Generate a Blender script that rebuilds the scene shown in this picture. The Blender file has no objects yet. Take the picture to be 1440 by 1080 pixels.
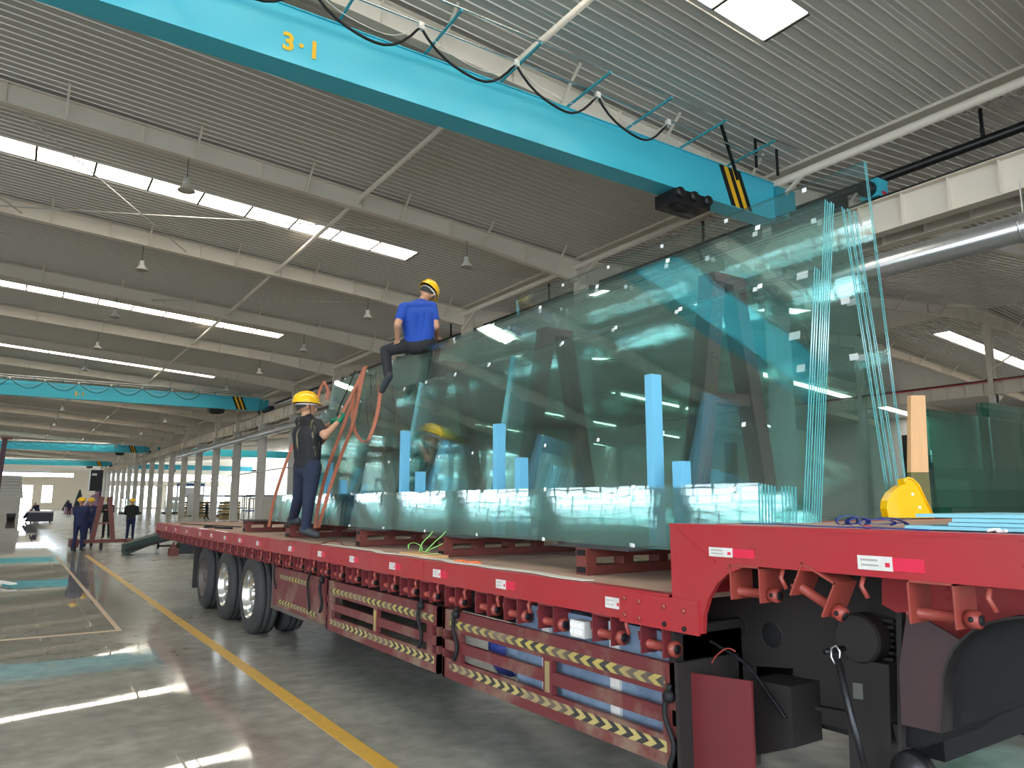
import bpy, bmesh, math, random
import numpy as np
from mathutils import Vector, Matrix
from math import sin, cos, pi, radians, atan, hypot
random.seed(7)
sc = bpy.context.scene
COL = sc.collection

# ------------------------------------------------------------------ camera
FPX, U0, V0, EYE = 1045.0, 720.0, 540.0, 1.6
PITCH = atan(166 / FPX); YAW = atan(705 / hypot(FPX, 166))
FW = Vector((cos(PITCH) * sin(YAW), cos(PITCH) * cos(YAW), sin(PITCH)))
RT = Vector((cos(YAW), -sin(YAW), 0)); UP = RT.cross(FW)
CAM = Vector((0, 0, EYE))
cd = bpy.data.cameras.new('camera'); cam = bpy.data.objects.new('camera', cd); COL.objects.link(cam)
cd.sensor_width = 36; cd.lens = FPX / 1440 * 36; cd.clip_end = 1000; cd.clip_start = 0.05
M = Matrix((RT, UP, -FW)).transposed().to_4x4(); M.translation = CAM
cam.matrix_world = M
sc.camera = cam
# ------------------------------------------------------------------ world, exposure, light
w = bpy.data.worlds.new('sky'); sc.world = w; w.use_nodes = True
bg = w.node_tree.nodes['Background']; bg.inputs[0].default_value = (0.80, 0.90, 1.0, 1); bg.inputs[1].default_value = 4.2
sc.view_settings.view_transform = 'Standard'; sc.view_settings.look = 'None'
sc.view_settings.gamma = 1; sc.view_settings.use_curve_mapping = False
sc.view_settings.exposure = 1.15
SKY_L = 5.2          # radiance of the daylit translucent roof panels
cy = sc.cycles
cy.max_bounces = 8; cy.diffuse_bounces = 4; cy.glossy_bounces = 4; cy.transmission_bounces = 4
cy.transparent_max_bounces = 64; cy.use_denoising = True
cy.sample_clamp_indirect = 6.0; cy.caustics_reflective = False; cy.caustics_refractive = False


def onx(u, v, x):
    d = FPX * FW + (u - U0) * RT - (v - V0) * UP
    return CAM + d * (x / d.x)
def ony(u, v, y):
    d = FPX * FW + (u - U0) * RT - (v - V0) * UP
    return CAM + d * (y / d.y)

# ------------------------------------------------------------------ materials
def mat(name, col, rough=0.5, metal=0.0, var=0.0, vscale=3.0, col2=None, bump=0.0, bscale=30.0, emit=0.0, spec=0.5, rvar=0.0, stretch=None, coat=0.0):
    m = bpy.data.materials.new(name); m.use_nodes = True
    nt = m.node_tree; p = nt.nodes['Principled BSDF']
    p.inputs['Base Color'].default_value = (*col, 1); p.inputs['Roughness'].default_value = rough
    p.inputs['Metallic'].default_value = metal; p.inputs['Specular IOR Level'].default_value = spec
    p.inputs['Coat Weight'].default_value = coat
    if emit:
        p.inputs['Emission Color'].default_value = (*col, 1); p.inputs['Emission Strength'].default_value = emit
    if var or bump or rvar:
        tc = nt.nodes.new('ShaderNodeTexCoord'); mp = nt.nodes.new('ShaderNodeMapping')
        nt.links.new(tc.outputs['Object'], mp.inputs[0])
        if stretch: mp.inputs['Scale'].default_value = stretch
        nz = nt.nodes.new('ShaderNodeTexNoise'); nz.inputs['Scale'].default_value = vscale; nz.inputs['Detail'].default_value = 6
        nz.inputs['Roughness'].default_value = 0.65
        nt.links.new(mp.outputs[0], nz.inputs['Vector'])
        if var:
            rp = nt.nodes.new('ShaderNodeValToRGB')
            c2 = col2 or tuple(c * 0.55 for c in col)
            rp.color_ramp.elements[0].position = 0.5 - 0.22; rp.color_ramp.elements[1].position = 0.5 + 0.22
            rp.color_ramp.elements[0].color = (*[a * (1 - var) + b * var for a, b in zip(col, c2)], 1)
            rp.color_ramp.elements[1].color = (*col, 1)
            nt.links.new(nz.outputs[0], rp.inputs[0]); nt.links.new(rp.outputs[0], p.inputs['Base Color'])
        if rvar:
            mr = nt.nodes.new('ShaderNodeMapRange'); mr.inputs[1].default_value = 0.3; mr.inputs[2].default_value = 0.7
            mr.inputs[3].default_value = max(0.02, rough - rvar); mr.inputs[4].default_value = rough + rvar
            nt.links.new(nz.outputs[0], mr.inputs[0]); nt.links.new(mr.outputs[0], p.inputs['Roughness'])
        if bump:
            n2 = nt.nodes.new('ShaderNodeTexNoise'); n2.inputs['Scale'].default_value = bscale; n2.inputs['Detail'].default_value = 4
            nt.links.new(mp.outputs[0], n2.inputs['Vector'])
            b = nt.nodes.new('ShaderNodeBump'); b.inputs['Strength'].default_value = bump; b.inputs['Distance'].default_value = 0.02
            nt.links.new(n2.outputs[0], b.inputs['Height']); nt.links.new(b.outputs[0], p.inputs['Normal'])
    return m

M_ROOF = mat('ribbed_steel_sheet', (0.60, 0.58, 0.54), 0.5, 0.1, 0.3, 0.35, bump=0.15, bscale=2.5, stretch=(0.25, 1, 1), spec=0.5)
M_ROOF2 = mat('bright_ribbed_steel_sheet', (0.42, 0.42, 0.42), 0.25, 0.65, 0.3, 0.5, bump=0.5, bscale=3.0, stretch=(0.5, 1, 1))
M_RIB = mat('sheet_rib', (0.74, 0.71, 0.66), 0.35, 0.3)  # paler than the sheet: light caught along the ribs, put into the colour
M_STEEL = mat('cream_painted_steel', (0.82, 0.75, 0.65), 0.5, 0, 0.25, 0.8, (0.66, 0.59, 0.50))
M_STEELG = mat('grey_painted_steel', (0.66, 0.65, 0.61), 0.45, 0, 0.2, 1.0)
M_SKY = mat('daylit_translucent_panel', (1.0, 0.93, 0.78), 0.5, 0, emit=SKY_L)
M_DARK = mat('dark_mullion', (0.03, 0.03, 0.03), 0.6)
M_CYAN = mat('cyan_crane_paint', (0.055, 0.50, 0.66), 0.38, 0, 0.12, 0.6)
M_TEAL = mat('teal_crane_paint', (0.03, 0.32, 0.40), 0.4)
M_YEL = mat('yellow_paint', (0.85, 0.48, 0.01), 0.45)
M_BLK = mat('black_paint', (0.008, 0.008, 0.009), 0.6, spec=0.3)
M_BLKM = mat('black_machinery', (0.02, 0.02, 0.022), 0.35, 0.4)
M_RUB = mat('tyre_rubber', (0.028, 0.028, 0.03), 0.75, 0, 0.5, 6, (0.06, 0.055, 0.05), bump=0.3, bscale=60)
M_CHROME = mat('polished_alloy', (0.75, 0.75, 0.74), 0.18, 0.95)
M_RIM = mat('dusty_dark_rim', (0.12, 0.10, 0.09), 0.6, 0.3)
M_RED = mat('worn_red_paint', (0.36, 0.012, 0.020), 0.36, 0, 0.55, 2.2, (0.30, 0.05, 0.045), rvar=0.12, coat=0.1)
M_REDO = mat('oxide_red_paint', (0.30, 0.045, 0.033), 0.45, 0, 0.5, 9, (0.20, 0.05, 0.035))
M_REDD = mat('dusty_maroon_paint', (0.125, 0.020, 0.022), 0.5, 0, 0.9, 2.2, (0.21, 0.14, 0.10))
_r = [n for n in M_REDD.node_tree.nodes if n.type == 'VALTORGB'][0].color_ramp
_r.elements[0].position = .36; _r.elements[1].position = .50
M_MARO = mat('dark_maroon_paint', (0.15, 0.018, 0.022), 0.4, 0, 0.5, 2.5, (0.06, 0.02, 0.02))
M_MARD = mat('dull_maroon_black', (0.055, 0.024, 0.026), 0.45, 0, 0.8, 2.5, (0.025, 0.022, 0.022))
M_DGREY = mat('dull_grey_plate', (0.10, 0.10, 0.09), 0.6)
M_CHAS = mat('greasy_black_chassis', (0.016, 0.013, 0.013), 0.62, 0, 0.8, 2.0, (0.032, 0.024, 0.022), spec=0.35)
M_DECK = mat('worn_plywood_deck', (0.52, 0.33, 0.24), 0.7, 0, 0.8, 2.5, (0.28, 0.19, 0.15), stretch=(1, 0.4, 1))
M_SKID = mat('brown_red_steel', (0.17, 0.035, 0.025), 0.5, 0, 0.5, 5, (0.09, 0.03, 0.025))
M_AFR = mat('oxide_brown_frame', (0.15, 0.035, 0.038), 0.5, 0, 0.6, 3, (0.04, 0.018, 0.018))
M_PAPER = mat('white_paper', (0.82, 0.82, 0.80), 0.6)
M_TAPEW = mat('silver_white_reflector', (0.72, 0.70, 0.66), 0.4, 0, 0.6, 14, (0.4, 0.36, 0.32))
M_TAPER = mat('red_reflector', (0.62, 0.02, 0.06), 0.3)
M_BLUEB = mat('pale_blue_foam', (0.22, 0.52, 0.62), 0.6)
M_BLUEF = mat('light_blue_foam', (0.15, 0.46, 0.66), 0.6)
M_BLUES = mat('blue_lashing_strap', (0.012, 0.03, 0.20), 0.6)
M_TARP = mat('blue_grey_tarpaulin', (0.20, 0.27, 0.36), 0.5, 0, 0.9, 5, (0.08, 0.12, 0.19), bump=1.0, bscale=7)
M_ORS = mat('orange_brown_strap', (0.40, 0.13, 0.07), 0.6, 0, 0.6, 8, (0.25, 0.08, 0.05))
M_GRN = mat('green_strap', (0.25, 0.62, 0.14), 0.5)
M_WOOD = mat('pale_pine', (0.62, 0.36, 0.17), 0.6, 0, 0.4, 4, (0.45, 0.23, 0.10), stretch=(4, 4, 0.5))
M_OLIVE = mat('olive_wood', (0.13, 0.12, 0.035), 0.45, 0, 0.5, 5)
M_GALV = mat('spiral_galvanised_duct', (0.62, 0.62, 0.62), 0.28, 0.85, 0.5, 9, (0.4, 0.4, 0.4))
M_WALL = mat('cream_panel_wall', (0.62, 0.56, 0.46), 0.7)
M_WALLW = mat('white_panel_wall', (0.66, 0.66, 0.66), 0.7)
M_YG = mat('yellow_plastic', (0.86, 0.46, 0.0), 0.25, coat=0.5)
M_DEDGE = mat('dark_glass_edge', (0.25, 0.32, 0.30), 0.2)
M_GRNMAT = mat('dark_green_cover', (0.02, 0.045, 0.035), 0.6)
M_WH = mat('white_machine_paint', (0.70, 0.72, 0.74), 0.4)
M_BLUEM = mat('blue_machine_paint', (0.02, 0.10, 0.35), 0.4)
M_SKIN = mat('skin', (0.50, 0.26, 0.16), 0.55)
M_HELM = mat('yellow_hard_hat', (0.88, 0.50, 0.005), 0.28, coat=0.4)
M_BSH = mat('royal_blue_tshirt', (0.003, 0.05, 0.32), 0.75, bump=0.6, bscale=9)
M_KSH = mat('black_printed_tshirt', (0.010, 0.010, 0.012), 0.75, 0, 1.0, 9, (0.25, 0.19, 0.09), stretch=(1.6, 1.6, 0.3))
_r = [n for n in M_KSH.node_tree.nodes if n.type == 'VALTORGB'][0].color_ramp
_r.elements[0].position = .36; _r.elements[1].position = .40
M_KPL = mat('black_cloth', (0.010, 0.010, 0.012), 0.8)
M_JEAN = mat('dark_blue_denim', (0.010, 0.015, 0.038), 0.85, 0, 0.6, 14, (0.025, 0.035, 0.07), bump=0.5, bscale=14)
M_TROU = mat('black_trousers', (0.014, 0.014, 0.016), 0.8, bump=0.5, bscale=12)
M_NAVY = mat('navy_overalls', (0.010, 0.016, 0.065), 0.8, bump=0.3, bscale=9)
M_SHOE = mat('dark_shoes', (0.03, 0.035, 0.04), 0.6)
M_GLOVE = mat('green_glove', (0.0, 0.16, 0.085), 0.6)
M_HAIR = mat('dark_hair', (0.02, 0.016, 0.014), 0.7)
M_SOLE = mat('grey_pink_sole', (0.20, 0.13, 0.13), 0.7)
M_EYE = mat('eye', (0.03, 0.02, 0.02), 0.2)
M_PINK = mat('pink_check_wrap', (0.55, 0.35, 0.42), 0.4, 0, 0.9, 25, (0.2, 0.05, 0.25))

# chevron tape, u runs along the tape
def chev_mat(name, a, b, flip):
    m = bpy.data.materials.new(name); m.use_nodes = True; nt = m.node_tree; p = nt.nodes['Principled BSDF']
    uv = nt.nodes.new('ShaderNodeUVMap'); sx = nt.nodes.new('ShaderNodeSeparateXYZ'); nt.links.new(uv.outputs[0], sx.inputs[0])
    def mth(op, x, y=None):
        n = nt.nodes.new('ShaderNodeMath'); n.operation = op
        for i, q in enumerate((x, y)):
            if q is None: continue
            if isinstance(q, (int, float)): n.inputs[i].default_value = q
            else: nt.links.new(q, n.inputs[i])
        return n.outputs[0]
    ab = mth('ABSOLUTE', mth('SUBTRACT', sx.outputs[1], 0.5))
    fr = mth('FRACT', mth('ADD', sx.outputs[0], mth('MULTIPLY', ab, 0.9 * flip)))
    g = mth('GREATER_THAN', fr, 0.5)
    mix = nt.nodes.new('ShaderNodeMix'); mix.data_type = 'RGBA'
    mix.inputs[6].default_value = (*a, 1); mix.inputs[7].default_value = (*b, 1); nt.links.new(g, mix.inputs[0])
    nz = nt.nodes.new('ShaderNodeTexNoise'); nz.inputs['Scale'].default_value = 2.2; nz.inputs['Detail'].default_value = 6
    tc = nt.nodes.new('ShaderNodeTexCoord'); nt.links.new(tc.outputs['Object'], nz.inputs['Vector'])
    mr = nt.nodes.new('ShaderNodeMapRange'); mr.inputs[1].default_value = 0.45; mr.inputs[2].default_value = 0.65; mr.inputs[4].default_value = 0.8
    nt.links.new(nz.outputs[0], mr.inputs[0])
    mx = nt.nodes.new('ShaderNodeMix'); mx.data_type = 'RGBA'; mx.inputs[7].default_value = (0.20, 0.14, 0.10, 1)
    nt.links.new(mr.outputs[0], mx.inputs[0]); nt.links.new(mix.outputs[2], mx.inputs[6])
    nt.links.new(mx.outputs[2], p.inputs['Base Color']); p.inputs['Roughness'].default_value = 0.5
    return m
M_CHEV = chev_mat('yellow_black_chevron_tape', (0.42, 0.33, 0.08), (0.03, 0.03, 0.03), 1)
M_CHEVR = chev_mat('yellow_black_chevron_tape_reversed', (0.42, 0.33, 0.12), (0.03, 0.03, 0.03), -1)

# float glass: thin-sheet model on real 3D sheets (tinted body, mirror coat on the front face)
def glass_mat(name, tint, k, wob):
    m = bpy.data.materials.new(name); m.use_nodes = True; nt = m.node_tree; nt.nodes.clear()
    out = nt.nodes.new('ShaderNodeOutputMaterial'); mix = nt.nodes.new('ShaderNodeMixShader')
    tr = nt.nodes.new('ShaderNodeBsdfTransparent'); gl = nt.nodes.new('ShaderNodeBsdfGlossy')
    gl.inputs['Roughness'].default_value = 0.0; gl.inputs['Color'].default_value = (0.86, 1.0, 0.98, 1)
    tr.inputs[0].default_value = (*[t ** 0.5 for t in tint], 1)
    fr = nt.nodes.new('ShaderNodeFresnel'); fr.inputs[0].default_value = 1.5
    ge = nt.nodes.new('ShaderNodeNewGeometry')
    a = nt.nodes.new('ShaderNodeMath'); a.operation = 'SUBTRACT'; a.inputs[0].default_value = 1; nt.links.new(ge.outputs['Backfacing'], a.inputs[1])
    b = nt.nodes.new('ShaderNodeMath'); b.operation = 'MULTIPLY'; nt.links.new(fr.outputs[0], b.inputs[0]); nt.links.new(a.outputs[0], b.inputs[1])
    c = nt.nodes.new('ShaderNodeMath'); c.operation = 'MULTIPLY'; c.inputs[1].default_value = k; c.use_clamp = True; nt.links.new(b.outputs[0], c.inputs[0])
    nt.links.new(c.outputs[0], mix.inputs[0]); nt.links.new(tr.outputs[0], mix.inputs[1]); nt.links.new(gl.outputs[0], mix.inputs[2])
    nt.links.new(mix.outputs[0], out.inputs[0])
    if wob:
        tc = nt.nodes.new('ShaderNodeTexCoord'); oi = nt.nodes.new('ShaderNodeObjectInfo')
        ad = nt.nodes.new('ShaderNodeVectorMath'); ad.operation = 'ADD'; nt.links.new(tc.outputs['Object'], ad.inputs[0])
        ml = nt.nodes.new('ShaderNodeMath'); ml.operation = 'MULTIPLY'; ml.inputs[1].default_value = 50; nt.links.new(oi.outputs['Random'], ml.inputs[0])
        nt.links.new(ml.outputs[0], ad.inputs[1])
        nz = nt.nodes.new('ShaderNodeTexNoise'); nz.inputs['Scale'].default_value = 1.6; nz.inputs['Detail'].default_value = 1.5
        nt.links.new(ad.outputs[0], nz.inputs['Vector'])
        bp = nt.nodes.new('ShaderNodeBump'); bp.inputs['Strength'].default_value = wob; bp.inputs['Distance'].default_value = 0.05
        nt.links.new(nz.outputs[0], bp.inputs['Height']); nt.links.new(bp.outputs[0], gl.inputs['Normal'])
    return m
M_GLASS = glass_mat('green_tinted_float_glass', (0.940, 0.985, 0.980), 1.9, 0.07)
M_DGLS = glass_mat('dark_green_float_glass', (0.40, 0.72, 0.64), 2.6, 0.06)
M_PANE = glass_mat('window_pane_glass', (0.9, 0.95, 0.97), 1.5, 0)
M_GEDGE = mat('glass_cut_edge', (0.02, 0.22, 0.23), 0.12, 0, 0.8, 5, (0.16, 0.48, 0.48), spec=1.0, stretch=(25, 1, 1))

# floor
def floor_mat():
    m = bpy.data.materials.new('polished_concrete'); m.use_nodes = True; nt = m.node_tree; p = nt.nodes['Principled BSDF']
    tc = nt.nodes.new('ShaderNodeTexCoord'); sx = nt.nodes.new('ShaderNodeSeparateXYZ'); nt.links.new(tc.outputs['Object'], sx.inputs[0])
    nz = nt.nodes.new('ShaderNodeTexNoise'); nz.inputs['Scale'].default_value = 0.55; nz.inputs['Detail'].default_value = 9; nz.inputs['Roughness'].default_value = 0.68
    nt.links.new(tc.outputs['Object'], nz.inputs['Vector'])
    rp = nt.nodes.new('ShaderNodeValToRGB'); rp.color_ramp.elements[0].position = 0.3; rp.color_ramp.elements[1].position = 0.72
    rp.color_ramp.elements[0].color = (0.20, 0.195, 0.17, 1); rp.color_ramp.elements[1].color = (0.38, 0.37, 0.325, 1)
    nt.links.new(nz.outputs[0], rp.inputs[0])
    n2 = nt.nodes.new('ShaderNodeTexNoise'); n2.inputs['Scale'].default_value = 6; n2.inputs['Detail'].default_value = 6; nt.links.new(tc.outputs['Object'], n2.inputs['Vector'])
    mr = nt.nodes.new('ShaderNodeMapRange'); mr.inputs[1].default_value = 0.3; mr.inputs[2].default_value = 0.7; mr.inputs[3].default_value = 0.8; mr.inputs[4].default_value = 1.15
    nt.links.new(n2.outputs[0], mr.inputs[0])
    mu = nt.nodes.new('ShaderNodeMix'); mu.data_type = 'RGBA'; mu.blend_type = 'MULTIPLY'; mu.inputs[0].default_value = 1
    nt.links.new(rp.outputs[0], mu.inputs[6]); nt.links.new(mr.outputs[0], mu.inputs[7]); nt.links.new(mu.outputs[2], p.inputs['Base Color'])
    # the aisle is polished, the truck bay is worn dull
    m1 = nt.nodes.new('ShaderNodeMapRange'); m1.inputs[1].default_value = 1.15; m1.inputs[2].default_value = 2.3; m1.inputs[3].default_value = 0.02; m1.inputs[4].default_value = 0.26
    ad = nt.nodes.new('ShaderNodeMath'); ad.operation = 'MULTIPLY_ADD'; ad.inputs[1].default_value = 1.0; nt.links.new(nz.outputs[0], ad.inputs[0])
    sb = nt.nodes.new('ShaderNodeMath'); sb.operation = 'SUBTRACT'; sb.inputs[1].default_value = 0.5; nt.links.new(sx.outputs[0], sb.inputs[0]); nt.links.new(sb.outputs[0], ad.inputs[2])
    nt.links.new(ad.outputs[0], m1.inputs[0])
    nt.links.new(m1.outputs[0], p.inputs['Roughness']); p.inputs['Specular IOR Level'].default_value = 0.6
    b = nt.nodes.new('ShaderNodeBump'); b.inputs['Strength'].default_value = 0.03; b.inputs['Distance'].default_value = 0.02
    n3 = nt.nodes.new('ShaderNodeTexNoise'); n3.inputs['Scale'].default_value = 1.3; n3.inputs['Detail'].default_value = 2; nt.links.new(tc.outputs['Object'], n3.inputs['Vector'])
    nt.links.new(n3.outputs[0], b.inputs['Height']); nt.links.new(b.outputs[0], p.inputs['Normal'])
    return m
M_FLOOR = floor_mat()
M_LINE = mat('worn_yellow_floor_paint', (0.66, 0.38, 0.045), 0.4, 0, 0.6, 7, (0.40, 0.27, 0.10))
M_LINEP = mat('faded_orange_floor_paint', (0.52, 0.33, 0.20), 0.4, 0, 0.8, 5, (0.36, 0.30, 0.22))

# ------------------------------------------------------------------ mesh builder
ORG = {}
class MB:
    def __init__(s): s.v = []; s.f = []; s.mi = []; s.uv = None; s.sm = []
    def add(s, vs, fs, mi=0, smooth=False):
        o = len(s.v); s.v += [tuple(x) for x in vs]; s.f += [tuple(i + o for i in f) for f in fs]
        s.mi += [mi] * len(fs); s.sm += [smooth] * len(fs); return s
    def box(s, x0, x1, y0, y1, z0, z1, mi=0):
        x0, x1 = min(x0, x1), max(x0, x1); y0, y1 = min(y0, y1), max(y0, y1); z0, z1 = min(z0, z1), max(z0, z1)
        v = [(x0,y0,z0),(x1,y0,z0),(x1,y1,z0),(x0,y1,z0),(x0,y0,z1),(x1,y0,z1),(x1,y1,z1),(x0,y1,z1)]
        return s.add(v, [(0,3,2,1),(4,5,6,7),(0,1,5,4),(1,2,6,5),(2,3,7,6),(3,0,4,7)], mi)
    def bar(s, p, q, wx, wz, up=(0,0,1), mi=0):     # rectangular bar from p to q
        p, q = Vector(p), Vector(q); d = (q - p).normalized(); a = d.cross(Vector(up))
        if a.length < 1e-4: a = d.cross(Vector((0, 1, 0)))
        a.normalize(); b = a.cross(d); a = a * wx / 2; b = b * wz / 2
        v = [p - a - b, p + a - b, p + a + b, p - a + b, q - a - b, q + a - b, q + a + b, q - a + b]
        return s.add(v, [(0,1,2,3),(7,6,5,4),(0,4,5,1),(1,5,6,2),(2,6,7,3),(3,7,4,0)], mi)
    def tube(s, pts, r, n=8, mi=0, caps=True):
        pts = [Vector(p) for p in pts]; rs = r if isinstance(r, (list, tuple)) else [r] * len(pts)
        vs = []; a = None
        for i, p in enumerate(pts):
            d = (pts[min(i + 1, len(pts) - 1)] - pts[max(i - 1, 0)]).normalized()
            if a is None:
                a = d.orthogonal().normalized()
            else:
                a = (a - d * a.dot(d)).normalized()
            b = d.cross(a)
            for k in range(n):
                t = 2 * pi * k / n; vs.append(p + (a * cos(t) + b * sin(t)) * rs[i])
        fs = []
        for i in range(len(pts) - 1):
            for k in range(n):
                k2 = (k + 1) % n; fs.append((i*n+k, i*n+k2, (i+1)*n+k2, (i+1)*n+k))
        s.add(vs, fs, mi, True)
        if caps:
            o = len(s.v) - len(vs)
            s.f += [tuple(o + k for k in reversed(range(n))), tuple(o + (len(pts)-1)*n + k for k in range(n))]; s.mi += [mi, mi]; s.sm += [False, False]
        return s
    def prism(s, poly, axis, a0, a1, mi=0, mi_side=None):  # poly in the two other axes (in xyz order)
        n = len(poly)
        def P(c, a):
            if axis == 'x': return (a, c[0], c[1])
            if axis == 'y': return (c[0], a, c[1])
            return (c[0], c[1], a)
        v = [P(c, a0) for c in poly] + [P(c, a1) for c in poly]
        f = [tuple(range(n)), tuple(reversed(range(n, 2 * n)))]
        s.add(v, f, mi)
        o = len(s.v) - 2 * n
        for i in range(n):
            j = (i + 1) % n; s.f.append((o+i, o+n+i, o+n+j, o+j)); s.mi.append(mi if mi_side is None else mi_side); s.sm.append(False)
        return s
    def lathe(s, c, axis, prof, n=24, mi=0):   # prof: (radius, offset along axis)
        c = Vector(c); ax = Vector(axis).normalized(); a = ax.orthogonal().normalized(); b = ax.cross(a)
        vs = []
        for r, h in prof:
            for k in range(n):
                t = 2 * pi * k / n; vs.append(c + ax * h + (a * cos(t) + b * sin(t)) * r)
        fs = []
        for i in range(len(prof) - 1):
            for k in range(n):
                k2 = (k + 1) % n; fs.append((i*n+k, i*n+k2, (i+1)*n+k2, (i+1)*n+k))
        return s.add(vs, fs, mi, True)
    def ball(s, c, r, mi=0, n=10, sc=(1, 1, 1)):
        prof = []
        vs = []; c = Vector(c)
        for i in range(n // 2 + 1):
            th = pi * i / (n // 2)
            for k in range(n):
                t = 2 * pi * k / n
                vs.append((c.x + sc[0]*r*sin(th)*cos(t), c.y + sc[1]*r*sin(th)*sin(t), c.z + sc[2]*r*cos(th)))
        fs = []
        for i in range(n // 2):
            for k in range(n):
                k2 = (k + 1) % n; fs.append((i*n+k, (i+1)*n+k, (i+1)*n+k2, i*n+k2))
        return s.add(vs, fs, mi, True)
    def ribbon(s, pts, wv, th=0.004, mi=0):
        wv = Vector(wv); pts = [Vector(p) for p in pts]
        for i in range(len(pts) - 1):
            p, q = pts[i], pts[i+1]; d = (q - p).normalized(); nn = d.cross(wv).normalized() * th / 2; h = wv / 2
            v = [p-h-nn, p+h-nn, p+h+nn, p-h+nn, q-h-nn, q+h-nn, q+h+nn, q-h+nn]
            s.add(v, [(0,1,2,3),(7,6,5,4),(0,4,5,1),(1,5,6,2),(2,6,7,3),(3,7,4,0)], mi)
        return s
    def mesh(s, name, mats, org=(0, 0, 0)):
        me = bpy.data.meshes.new(name)
        o = Vector(org); me.from_pydata([tuple(Vector(v) - o) for v in s.v], [], s.f)
        for m in (mats if isinstance(mats, (list, tuple)) else [mats]): me.materials.append(m)
        me.polygons.foreach_set('material_index', s.mi); me.polygons.foreach_set('use_smooth', s.sm)
        bm = bmesh.new(); bm.from_mesh(me); bmesh.ops.recalc_face_normals(bm, faces=bm.faces); bm.to_mesh(me); bm.free()
        me.update(); return me
    def build(s, name, mats, parent=None, **kw):
        org = ORG.get(parent.name, (0, 0, 0)) if parent else (0, 0, 0)
        return link(name, s.mesh(name, mats, org), parent, **kw)

def link(name, data, parent=None, loc=None, label=None, cat=None, group=None, kind=None):
    o = bpy.data.objects.new(name, data); COL.objects.link(o)
    if parent is not None:
        o.parent = parent; ORG[o.name] = ORG.get(parent.name, (0, 0, 0))
    if loc is not None: o.location = loc
    return tag(o, label, cat, group, kind)
def tag(o, label=None, cat=None, group=None, kind=None):
    for k, v in (('label', label), ('category', cat), ('group', group), ('kind', kind)):
        if v: o[k] = v
    return o
def root(name, loc, label=None, cat=None, group=None, kind=None):
    o = bpy.data.objects.new(name, None); COL.objects.link(o); o.location = loc; o.empty_display_size = 0.3
    ORG[o.name] = tuple(loc)
    return tag(o, label, cat, group, kind)
def kids(o): return [c for c in bpy.data.objects if c.parent == o]
def copy_tree(o, shift=(0, 0, 0), parent=None, cache=None):
    if cache is None:
        cache = {}
        for c in bpy.data.objects:
            if c.parent: cache.setdefault(c.parent.name, []).append(c)
    c = o.copy(); COL.objects.link(c); c.parent = parent
    if parent is None:
        c.location = o.location + Vector(shift); ORG[c.name] = tuple(c.location)
    for ch in cache.get(o.name, []): copy_tree(ch, (0, 0, 0), c, cache)
    return c
def spline(pts, k=6):
    pts = [Vector(p) for p in pts]; out = []
    P = [pts[0]] + pts + [pts[-1]]
    for i in range(1, len(P) - 2):
        for j in range(k):
            t = j / k; a, b, c, d = P[i-1], P[i], P[i+1], P[i+2]
            out.append(0.5 * ((2*b) + (c-a)*t + (2*a-5*b+4*c-d)*t*t + (3*b-a-3*c+d)*t**3))
    return out + [pts[-1]]

# ================================================================== STRUCTURE
Y0, BAY, NB = 3.79, 7.92, 24           # first column line ahead, bay, number of bays
YS, YE = Y0 - 2 * BAY, 190.0
XL, XR, XR2, XE = -14.0, 16.0, 46.0, 76.0
def rz1(x): return 11.2 - 0.07 * x     # main hall roof
def rz2(x): return rz1(16) + 0.085 * (min(x, 46) - 16) - 0.085 * max(0, x - 46)

fl = MB().box(XL - 0.3, XE, YS, YE, -0.2, 0).build('floor', M_FLOOR, kind='structure')
# painted lines on the floor
MB().box(1.99, 2.11, 2.0, 26.4, 0.0, 0.003).build('floor_line', M_LINE, kind='structure', label='wide yellow line painted along the truck bay')
MB().box(1.25, 1.31, 10.9, 26.4, 0.0, 0.003).build('floor_line', M_LINEP, kind='structure', label='thin faded orange line left of the yellow line')
MB().box(-3.0, 1.31, 10.83, 10.9, 0.0, 0.003).build('floor_line', M_LINEP, kind='structure', label='thin orange line crossing the aisle')
MB().box(6.0, 14.0, 30.0, 30.12, 0.0, 0.003).build('floor_line', M_LINE, kind='structure', label='yellow line crossing behind the trailer')

# roof sheets, one part per sheet
ce = root('ceiling', (0, 0, 0), kind='structure')
def sheet_mesh(name, x0, x1, rz, m, wd=0.985, nr=4):
    b = MB()
    b.add([(x0, -wd/2, rz(x0)), (x1, -wd/2, rz(x1)), (x1, wd/2, rz(x1)), (x0, wd/2, rz(x0)),
           (x0, -wd/2, rz(x0)+.02), (x1, -wd/2, rz(x1)+.02), (x1, wd/2, rz(x1)+.02), (x0, wd/2, rz(x0)+.02)],
          [(0,3,2,1),(4,5,6,7),(0,1,5,4),(1,2,6,5),(2,3,7,6),(3,0,4,7)], 0)
    for i in range(nr):
        y = -wd/2 + wd * (i + 0.5) / nr
        h = 0.022
        vs = []
        for x in (x0, x1):
            z = rz(x); vs += [(x, y-.020, z), (x, y-.009, z-h), (x, y+.009, z-h), (x, y+.020, z)]
        b.add(vs, [(0,1,5,4),(1,2,6,5),(2,3,7,6),(0,3,2,1),(4,5,6,7)], 1)
    return b.mesh(name, [m, M_RIB])
SKX0, SKX1 = -6.1, 11.35
s_full = sheet_mesh('roof_sheet', XL, XR, rz1, M_ROOF)
s_part = sheet_mesh('roof_sheet', SKX1 + 0.02, XR, rz1, M_ROOF); s_left = sheet_mesh('roof_sheet', XL, SKX1 - 12*1.45 + .01, rz1, M_ROOF)
SK2 = 49.0
s2_full = sheet_mesh('roof_sheet', XR, XR2, rz2, M_ROOF2); s3_full = sheet_mesh('roof_sheet', XR2, XE, rz2, M_ROOF2)
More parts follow.
